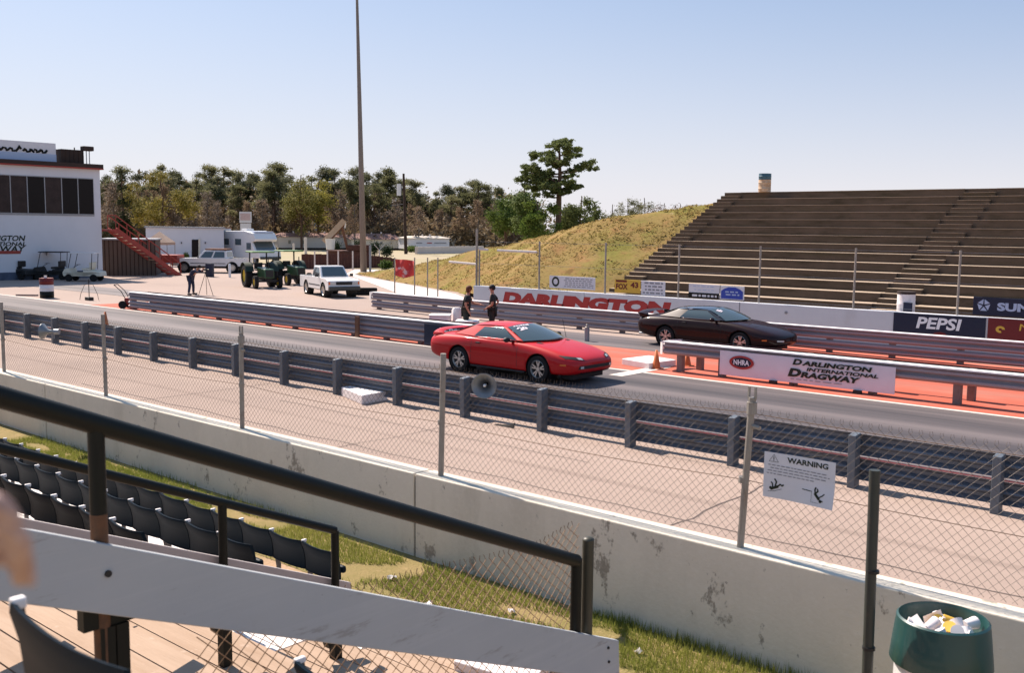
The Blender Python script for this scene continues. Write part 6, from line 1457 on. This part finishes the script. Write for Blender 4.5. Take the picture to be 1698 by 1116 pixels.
# board fence, bushes, bucket truck
fa, fb_ = G(500, 446), G(655, 444); t = thing('board_fence', 'dark brown board fence with slim pale posts behind the white pickup truck', 'fence', (fa + fb_) / 2)
u = (fb_ - fa).normalized(); n = Vector((u.y, -u.x, 0)); L = (fb_ - fa).length; kk = (fa.length) / _f; hh = 24 * kk
m = MB(); nb = int(L / .3)
for i in range(nb): q = lerp(fa, fb_, (i + .5) / nb); h_ = hh * (1 if i < nb * .62 else 1 - .35 * (i / nb - .62) / .38) * (1 + .02 * math.sin(i * 1.7)); m.obox((q.x, q.y, h_ / 2), u * .145, n * .02, Vector((0, 0, h_ / 2)))
m.build('boards', MT['brown_boards'], t, world=True)
for px in (522, 543, 561, 585, 629):
    q = G(px, 447 if px < 600 else 444); m = MB(); m.cyl((q.x, q.y, 0), (q.x, q.y, 30 * kk), .06, n=6)
    if px > 600:
        for s in (-1, 1): m.cyl((q.x, q.y, 30 * kk), (q.x + u.x * .5 * s, q.y + u.y * .5 * s, 30 * kk + .5), .03, n=5)
    m.build('post', MT['path_white'], t, world=True)
p = G(560, 436); t = thing('bucket_truck', 'utility bucket truck with raised tan boom and white bucket behind the board fence', 'truck', (p.x - 2, p.y + 3, 0)); k = (Vector(t.location)).length / _f
def BL(px, py): q = onplane(px, py, Vector(t.location), Vector((t.location.x, t.location.y, 0)).normalized()); return q - Vector(t.location)
e0, e1 = BL(537, 401), BL(571, 365); nn = Vector((t.location.x, t.location.y, 0)).normalized()
m = MB(); m.bar(e0, e1, 9 * k, 8.5 * k, nn); m.build('boom', MT['tan_paint'], t)
m = MB(); e2 = BL(556, 392); m.bar(BL(546, 398), BL(569, 372), 5 * k, 4 * k, nn); m.build('lower_boom', MT['rust'], t)
m = MB(); c = BL(548, 404); m.lathe([(0, -9 * k), (6.5 * k, -9 * k), (8 * k, 8 * k), (8.6 * k, 8.5 * k), (7.4 * k, 8.5 * k)], c - nn * 1.0, 'z', 16); m.build('bucket', MT['white_paint'], t, auto=40)
m = MB(); m.tube([BL(570, 366), BL(572.5, 371), BL(571.5, 378)], 1.4 * k, n=6); m.build('hook', MT['cap_white'], t)
m = MB(); m.box(-2.2, 2.2, -1.1, 1.1, .6, 1.2); m.box(1.2, 2.3, -1.05, 1.05, 1.2, 1.8); m.build('truck_body', MT['brown_boards'], t, bevel=.08)
m = MB(); c = BL(566, 372); m.cyl((0, 0, 1.2), (c.x, c.y, c.z), .14); m.build('turret', MT['rust'], t)

def leaf_cloud(m, clumps, n, size, rg, flat=.6):
    tot = sum(r[0] * r[1] * r[2] for c, r in clumps) or 1
    for c, r in clumps:
        k = max(6, int(n * r[0] * r[1] * r[2] / tot)); c = Vector(c)
        for _ in range(k):
            v = Vector((rg.gauss(0, 1), rg.gauss(0, 1), rg.gauss(0, 1))).normalized() * min(1.35, abs(rg.gauss(.62, .33)))
            q = c + Vector((v.x * r[0], v.y * r[1], v.z * r[2])); s = size * rg.uniform(.6, 1.4)
            a = Vector((rg.uniform(-1, 1), rg.uniform(-1, 1), rg.uniform(-1, 1) * flat)).normalized() * s
            b = a.orthogonal().normalized() * s * rg.uniform(.35, .8)
            m.add([q - a * .5 - b * .5, q + a * .5 - b * .2, q + a * .4 + b * .5, q - a * .3 + b * .3], [(0, 1, 2, 3)])
def bush(px, pyb, wpx, hpx, label, mat='boxwood', group=None, name='bush', cat='bush', dz=0):
    p = G(px, pyb); k = (p - Vector((0, 0, EYE))).length / _f; w, h = wpx * k / 2, hpx * k; rg = random.Random(int(px)); t = thing(name, label, cat, p, group=group)
    m = MB(); cl = [((0, 0, h * .5), (w, w, h * .52))] + [((rg.uniform(-.6, .6) * w, rg.uniform(-.6, .6) * w, h * rg.uniform(.3, .85)), (w * .5, w * .5, h * .25)) for _ in range(6)]
    leaf_cloud(m, cl, 2200, max(.12, w * .16), rg); m.build('foliage', MT[mat], t)
    m = MB(); m.cyl((0, 0, 0), (0, 0, h * .5), w * .08, n=6); m.build('stem', MT['bark'], t); return t
for px, py, w_, h_ in ((559, 426, 16, 26), (596, 428, 17, 30), (621, 426, 19, 25), (641, 428, 21, 23)): bush(px, py, w_, h_, 'round dark green bush above the brown board fence', group='round bushes above the board fence')
bush(640, 446, 20, 14, 'low dark green shrub at the end of the board fence', 'bush')
for px, w_, h_, l_ in ((682, 22, 10, 'low green hedge at the left end of the white mobile home'), (308, 9, 16, 'small dark shrub against the white building')): bush(px, 418 if px > 400 else 437, w_, h_, l_, 'bush')
t = thing('banner_flag', 'red and white banner flag hanging from the wire fence on the grass bank', 'flag', (0, 0, 0)); c = atd(671, 443, 52); t.location = c
k = 52 / _f; m = MB(); rows = []
for i in range(13):
    u_ = i / 12; rows.append([tuple(right * ((u_ - .5) * 31 * k) + upv * ((.5 - v) * 27 * k - (2 * u_ * k if v < .1 else 0) + 4 * k * math.sin(u_ * 3.1) * -v) + fwd * (.12 * math.sin(u_ * 9 + v * 4))) for v in [j / 8 for j in range(9)]])
m.grid(rows); m.build('cloth', MT['flag_red'], t, smooth=True)
for s in (-16.5, 16.5, 38, 55):
    g = c + right * (s * k); base = Vector((g.x, g.y, hill_z(g.x, g.y))); m = MB(); m.cyl(base - c, g - c + Vector((0, 0, .5)), .035, n=6); m.build('post', MT['fence_post'], t)

# mobile homes at the far edge
def mobile_home(label, px0, px1, pyb, pye, pyr, roofmat, wallmat, wins, skew=.0):
    a, b = G(px0, pyb), G(px1, pyb); c = (a + b) / 2; u = (b - a).normalized(); n = Vector((-u.y, u.x, 0)); n = n if n.dot(c) > 0 else -n
    t = thing('mobile_home', label, 'mobile home', c, group='mobile homes along the far edge'); ez = onplane((px0 + px1) / 2, pye, c, n).z; rz_ = onplane((px0 + px1) / 2, pyr, c + n * 2, n).z; D = 4.2
    m = MB(); m.hexa([a + Vector((0, 0, .3)), b + Vector((0, 0, .3)), b + n * D + Vector((0, 0, .3)), a + n * D + Vector((0, 0, .3))] + [Vector((q.x, q.y, ez)) for q in (a, b, b + n * D, a + n * D)]); m.build('wall', MT[wallmat], t, world=True)
    m = MB(); o = .25; a2, b2 = a - u * o - n * o, b + u * o - n * o; w_ = n * (D + 2 * o); r0, r1 = a2 + w_ * .5 + u * 1.2, b2 + w_ * .5 - u * 1.2
    Z = lambda q, z: Vector((q.x, q.y, z))
    m.add([Z(a2, ez + .02), Z(b2, ez + .02), Z(b2 + w_, ez + .02), Z(a2 + w_, ez + .02), Z(r0, rz_), Z(r1, rz_)], [(0, 1, 5, 4), (1, 2, 5), (2, 3, 4, 5), (3, 0, 4), (3, 2, 1, 0)]); m.build('roof', MT[roofmat], t, world=True)
    m = MB(); m.hexa([a + n * .1, b + n * .1, b + n * .2, a + n * .2] + [Z(q, .29) for q in (a + n * .1, b + n * .1, b + n * .2, a + n * .2)]); m.build('skirting', MT['parapet'], t, world=True)
    for (x0, x1, y0, y1, mt) in wins: patch_on(t, x0, x1, y0, y1, c, n, mt, 'window' if mt == 'cglass' else 'panel', .05)
    for f in (.2, .45, .7): q = lerp(r0, r1, f); m = MB(); m.cyl(Z(q, rz_ - .05), Z(q, rz_ + .25), .12, n=8); m.build('roof_vent', MT['cap_white'], t, world=True)
    return t
mobile_home('long cream mobile home with brown roof behind the boom of the bucket truck', 462, 585, 414, 393, 386, 'roof_brown', 'grey_siding', [(500, 504, 398, 404, 'cglass'), (478, 482, 398, 404, 'cglass')])
mobile_home('cream mobile home with reddish brown roof crossed by the tall light pole', 583, 669, 414.5, 397, 387, 'roof_brown', 'cream_siding', [(630, 634, 401, 405, 'cglass'), (600, 604, 401, 405, 'cglass')])
mobile_home('grey white mobile home with a low pale roof right of the utility pole', 677, 745, 416, 395, 391, 'grey_siding', 'sign_white', [(690, 700, 402, 403.5, 'ink_grey'), (708, 716, 402, 403.5, 'ink_red'), (720, 740, 402, 403.5, 'ink_grey')])
mobile_home('pale mobile home half hidden at the edge of the grass bank', 747, 812, 415, 398, 396, 'grey_siding', 'cream_siding', [])
p = G(594, 414); t = thing('tarp_stack', 'white tarpaulin-covered heap in front of the cream mobile home', 'tarpaulin', p); k = p.length / _f; m = MB(); m.sphere((0, 0, 8 * k), (9 * k, 9 * k, 17 * k), 14, 8); m.build('tarp', MT['white_paint'], t, smooth=True)
p = G(521, 412); t = thing('flagpole', 'thin flagpole with a limp blue and white flag above the mobile home', 'flagpole', p); k = p.length / _f
m = MB(); m.cyl((0, 0, 0), (0, 0, 48 * k), .05, n=6); m.build('pole', MT['galv'], t)
m = MB(); m.grid([[tuple(right * (i * 1.6 * k) + upv * ((47 - j * 4 - i * 3.2) * k) + fwd * (.1 * math.sin(i * 2 + j))) for i in range(4)] for j in range(4)]); m.build('flag', MT['pale_blue'], t, smooth=True)
for (px, py, ht, lb) in ((487, 418, 14, 'white wooden post before the mobile homes'), (507, 424, 30, 'tall white pillar before the mobile homes'),):
    p = G(px, py); k = p.length / _f; m = MB(); m.cyl((0, 0, 0), (0, 0, ht * k), 2.2 * k if ht > 20 else .15, n=10); o = m.build('white_post', MT['path_white']); o.location = p; tag(o, lb, 'post')
a, b = G(690, 421), G(800, 419); m = MB(); m.bar((a + b) / 2 - (b - a) / 2 + Vector((0, 0, .5)), b + Vector((0, 0, .5)), .5, 1.0); tag(m.build('barrier_wall', MT['path_white']), 'long low pale barrier before the grey white mobile home', 'barrier')
drum(Vector((-21.98, 43.72, Z0 + 14 * RISE)), 'rusty drum with blue rim standing on top of the far grandstand', ['rust_tan', 'rust_tan', 'blue_rim'], .29, .86)
t = drum(Vector((-11.40, 32.95, 1.0)), 'white barrel standing behind the far wall above the navy banner', ['foam'], .28, .66)
m = MB(); m.lathe([(0, .66), (.29, .66), (.29, .74), (0, .75)], n=20); m.build('lid', MT['parapet'], t, auto=40); m = MB(); m.box(.02, .30, -.30, -.27, .1, .4); m.build('label', MT['navy'], t)

# ================================================================ trees
def limb(m, p, d, L, r, rg, n=5, up=.0):
    pts = [Vector(p)]; d = Vector(d).normalized()
    for i in range(n):
        d = (d + Vector((rg.uniform(-.18, .18), rg.uniform(-.18, .18), rg.uniform(-.1, .12) + up))).normalized(); pts.append(pts[-1] + d * L / n)
    m.tube(pts, [r * (1 - .75 * i / n) for i in range(n + 1)], n=5); return pts
def tree_obj(name, label, p, h, kind, seed, wid=1.0, mats=('pine_far', 'bark'), n=1500, size=.35, group=None):
    rg = random.Random(seed); t = thing(name, label, 'tree', p, rg.uniform(0, 6.28), group)
    tr = MB(); cr = MB(); cl = []
    tp = [(0, 0, -1)] + [(rg.uniform(-.02, .02) * h * i / 6, rg.uniform(-.02, .02) * h * i / 6, h * .97 * i / 6) for i in range(1, 7)]
    tr.tube(tp, [h * .016 * (1 - .8 * i / 6) + .03 for i in range(7)], n=7)
    if kind == 'pine':
        c0 = rg.uniform(.42, .58)
        for i in range(rg.randint(9, 13)):
            z = lerp(c0, .96, rg.random() ** .8); a = rg.uniform(0, 6.28); L = h * wid * rg.uniform(.08, .20) * (1.2 - .75 * (z - c0) / (1 - c0)); q = Vector((0, 0, z * h)); d = Vector((math.cos(a), math.sin(a), .35))
            pts = limb(tr, q, d, L, h * .005 + .02, rg, 3, .05); e = pts[-1]; r = h * rg.uniform(.045, .08); cl.append((e, (r * 1.4, r * 1.4, r * .8))); 
            if rg.random() < .5: cl.append((pts[1], (r, r, r * .6)))
        cl.append(((0, 0, h * .97), (h * .06, h * .06, h * .045)))
    elif kind == 'round':
        for i in range(26):
            v = Vector((rg.gauss(0, 1), rg.gauss(0, 1), rg.gauss(0, .8))).normalized() * rg.uniform(.4, 1); e = Vector((v.x * h * .40 * wid, v.y * h * .40 * wid, h * .60 + v.z * h * .36)); r = h * rg.uniform(.06, .13)
            cl.append((e, (r, r, r * .8)))
            if i % 3 == 0: q = Vector((0, 0, h * rg.uniform(.25, .55))); tr.tube([q, lerp(q, e, .5) + Vector((0, 0, h * .03)), e], [h * .008, h * .005, .02], n=5)
    elif kind == 'bare':
        for i in range(22):
            z = rg.uniform(.25, .9); a = rg.uniform(0, 6.28); L = h * wid * rg.uniform(.12, .26) * (1.25 - z); pts = limb(tr, (0, 0, z * h), (math.cos(a), math.sin(a), 1.0), L, h * .004 + .02, rg, 4, .06); r = h * rg.uniform(.05, .09); cl.append((pts[-1], (r, r, r * 1.2)))
    elif kind == 'column':
        for i in range(20): z = rg.uniform(.08, .97); r = h * .16 * wid * (1.15 - z) + h * .03; cl.append(((rg.uniform(-.4, .4) * r, rg.uniform(-.4, .4) * r, z * h), (r, r, h * .07)))
    leaf_cloud(cr, cl, n, size, rg); cr.build('crown', MT[mats[0]], t); tr.build('trunk', MT[mats[1]], t); return t
def tree_at(px, pytop, D, fn):
    """ground point at distance D along the column px, and the height that reaches row pytop"""
    d = ray(px, 376); d.z = 0; d.normalize(); p = d * D; dep = (ROT.transposed() @ (p - Vector((0, 0, EYE)))).z * -1
    q = atd(px, pytop, dep); return Vector((p.x, p.y, -.03)), q.z
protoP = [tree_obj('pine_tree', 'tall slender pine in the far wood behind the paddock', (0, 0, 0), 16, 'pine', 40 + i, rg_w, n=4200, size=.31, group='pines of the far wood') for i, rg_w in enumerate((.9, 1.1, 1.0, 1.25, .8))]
protoB = [tree_obj('bare_tree', 'grey brown leafless tree in the far wood behind the paddock', (0, 0, 0), 12, 'bare', 60 + i, 1.3, ('twig', 'bark_grey'), 2200, .28, group='leafless trees of the far wood') for i in range(4)]
def place(proto, used, i, px, pyt, D, rg):
    p, h = tree_at(px, pyt, D, None); o = proto[i % len(proto)]
    if i < len(proto): c = o
    else: c = copy_tree(o)
    base = 16 if proto is protoP else 12; s = h / base; c.location = p; c.scale = (s * rg.uniform(.9, 1.15), s * rg.uniform(.9, 1.15), s); c.rotation_euler = (0, 0, rg.uniform(0, 6.28))
rg = random.Random(21)
SK = [(150, 300), (176, 292), (205, 283), (240, 282), (270, 274), (300, 284), (330, 290), (352, 276), (375, 276), (400, 286), (430, 292), (450, 282), (464, 276), (485, 292), (515, 290), (540, 279), (555, 284), (585, 284), (610, 286), (628, 282), (645, 281), (668, 300), (690, 300), (705, 322), (725, 318), (742, 310), (760, 312), (782, 300), (795, 299), (812, 316), (830, 312), (850, 322), (870, 318)]
def sky_y(px): return interp(px, [a for a, b in SK], [b for a, b in SK])
ip = 0
for px, py in SK:
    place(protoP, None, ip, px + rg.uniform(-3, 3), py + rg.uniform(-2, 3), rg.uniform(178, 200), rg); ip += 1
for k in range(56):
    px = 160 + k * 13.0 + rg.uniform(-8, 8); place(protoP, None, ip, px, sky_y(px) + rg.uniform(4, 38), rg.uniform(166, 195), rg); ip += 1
for k in range(32):
    px = 165 + k * 22.3 + rg.uniform(-6, 6); place(protoB, None, k, px, sky_y(px) + rg.uniform(24, 62), rg.uniform(155, 178), rg)
# understorey: one mass nobody could count
m = MB()
for k in range(190):
    d = ray(140 + 4 * k + rg.uniform(-3, 3), 376); d.z = 0; d.normalize(); lay = k % 3; p = d * (rg.uniform(180, 212) if lay else rg.uniform(164, 172)); h = rg.uniform(3, 6) if lay == 0 else rg.uniform(6.5, 10.5)
    leaf_cloud(m, [((p.x, p.y, h * .48), (rg.uniform(2.2, 4), rg.uniform(2, 3.5), h * .55))], 330 if lay else 200, .62, rg, 1.0)
tag(m.build('understorey', MT['understorey']), 'brown and dull green undergrowth filling the foot of the far wood', 'undergrowth', kind='stuff')
def single(px, pyt, D, kind, lb, mats, wid, n, size, nm='tree', seed=1, pyb=None):
    p, h = tree_at(px, pyt, D, None); return tree_obj(nm, lb, p, h, kind, seed, wid, mats, n, size)
single(270, 279, 150, 'round', 'broad round yellow green tree just coming into leaf above the white building', ('spring', 'bark'), 1.15, 9000, .26, 'spring_tree', 3)
single(500, 287, 158, 'round', 'tall narrow yellow green tree behind the mobile homes', ('spring2', 'bark'), .72, 6500, .26, 'spring_tree', 4)
single(528, 296, 162, 'round', 'smaller dull yellow green tree right of the tall narrow one', ('spring2', 'bark'), .6, 4500, .26, 'spring_tree', 5)
single(205, 286, 140, 'column', 'dark conical evergreen beside the tower', ('cypress', 'bark'), .8, 3200, .34, 'cypress_tree', 6)
single(188, 300, 150, 'bare', 'reddish bare tree at the corner of the white tower', ('twig', 'bark_grey'), 1.3, 1500, .3, 'bare_tree', 7)
# trees behind the bank
for (px, pyt, D, kind, lb, mt, wd, n_, sd, nm) in (
    (868, 306, 104, 'round', 'bushy bright green tree left of the big lone pine', 'bush', .62, 4200, 8, 'green_tree'),
    (838, 322, 112, 'round', 'bushy dull green tree at the foot of the grass bank', 'bush', .7, 3000, 9, 'green_tree'),
    (892, 330, 96, 'round', 'low leafy green tree in front of the lone pine', 'bush', .9, 3400, 10, 'green_tree'),
    (962, 322, 100, 'round', 'dark green rounded tree right of the lone pine', 'pine', .8, 3400, 11, 'evergreen_tree'),
    (985, 333, 104, 'column', 'dark cedar tree at the right of the lone pine', 'pine', 1.3, 2000, 12, 'evergreen_tree'),
    (945, 336, 108, 'round', 'dark green low tree behind the lone pine trunk', 'pine', .9, 2200, 13, 'evergreen_tree'),
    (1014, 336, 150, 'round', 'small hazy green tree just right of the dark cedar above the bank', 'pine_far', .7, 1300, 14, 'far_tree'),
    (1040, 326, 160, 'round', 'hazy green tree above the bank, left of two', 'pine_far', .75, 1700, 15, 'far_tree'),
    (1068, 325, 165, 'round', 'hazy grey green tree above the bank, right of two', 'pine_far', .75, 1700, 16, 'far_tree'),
    (1100, 334, 170, 'round', 'small brownish tree peeping over the crest of the bank', 'twig', .8, 900, 17, 'far_tree'),
    (1128, 335, 175, 'round', 'tiny brownish tree at the crest of the bank beside the grandstand', 'twig', .8, 700, 18, 'far_tree')):
    single(px, pyt, D, kind, lb, (mt, 'bark'), wd, int(n_ * 1.8), .22, nm, sd)
# the lone pine: limbs placed after the photograph's silhouette
p, h = tree_at(925, 231, 98, None); k = 98 / _f * .97
t = thing('pine_tree', 'big lone pine with open tiered branches standing behind the grass bank', 'tree', p)
rg = random.Random(9); tr = MB(); cr = MB(); cl = []
hz_ = lambda py: EYE + (383 - py) * k
tr.tube([(0, 0, -1), (.05, 0, hz_(380)), (0, .1, hz_(330)), (.15, 0, hz_(290)), (.05, 0, hz_(255)), (0, 0, hz_(234))], [.34, .30, .26, .18, .11, .04], n=9)
for (ax_, ay, ex, ey, r) in ((300, 0, 880, 279, 11), (300, 0, 868, 293, 12), (305, 0, 895, 300, 12), (285, 0, 900, 286, 11), (270, 0, 893, 259, 11), (262, 0, 907, 252, 10), (250, 0, 915, 243, 9), (240, 0, 926, 237, 11), (240, 0, 936, 236, 8), (255, 0, 948, 251, 11), (265, 0, 952, 258, 10), (275, 0, 930, 270, 9), (285, 0, 960, 282, 9), (283, 0, 975, 272, 9), (285, 0, 982, 276, 8), (290, 0, 948, 291, 9), (300, 0, 940, 306, 9), (310, 0, 955, 311, 9), (315, 0, 958, 308, 8), (315, 0, 908, 312, 11), (310, 0, 886, 310, 12), (320, 0, 920, 318, 9), (325, 0, 895, 324, 10), (298, 0, 912, 297, 9), (278, 0, 914, 272, 9), (268, 0, 905, 268, 8), (290, 0, 873, 286, 8), (322, 0, 938, 320, 8)):
    q = Vector((0, 0, hz_(ax_ + 4))); e = right * ((ex - 925) * k) + fwd * rg.uniform(-2.4, 2.4); e = Vector((e.x, e.y, hz_(ey)))
    tr.tube([q, lerp(q, e, .5) + Vector((0, 0, -.15)), e], [.09, .06, .02], n=5)
    
    for _ in range(8):
        f = rg.uniform(-1.3, 1.3) * r * k; g_ = rg.uniform(-1.3, 1.3) * r * k; rr = r * k * rg.uniform(.45, .75); cl.append((e + right * f + fwd * g_ + Vector((0, 0, rg.uniform(-.35, .4) * r * k)), (rr, rr, rr * .6)))
    cl.append((lerp(q, e, .6), (r * k * .75, r * k * .75, r * k * .4))); cl.append((lerp(q, e, .35), (r * k * .5, r * k * .5, r * k * .3)))
leaf_cloud(cr, cl, 30000, .17, rg, 1.0); cr.build('crown', MT['pine'], t); tr.build('trunk', MT['bark'], t)
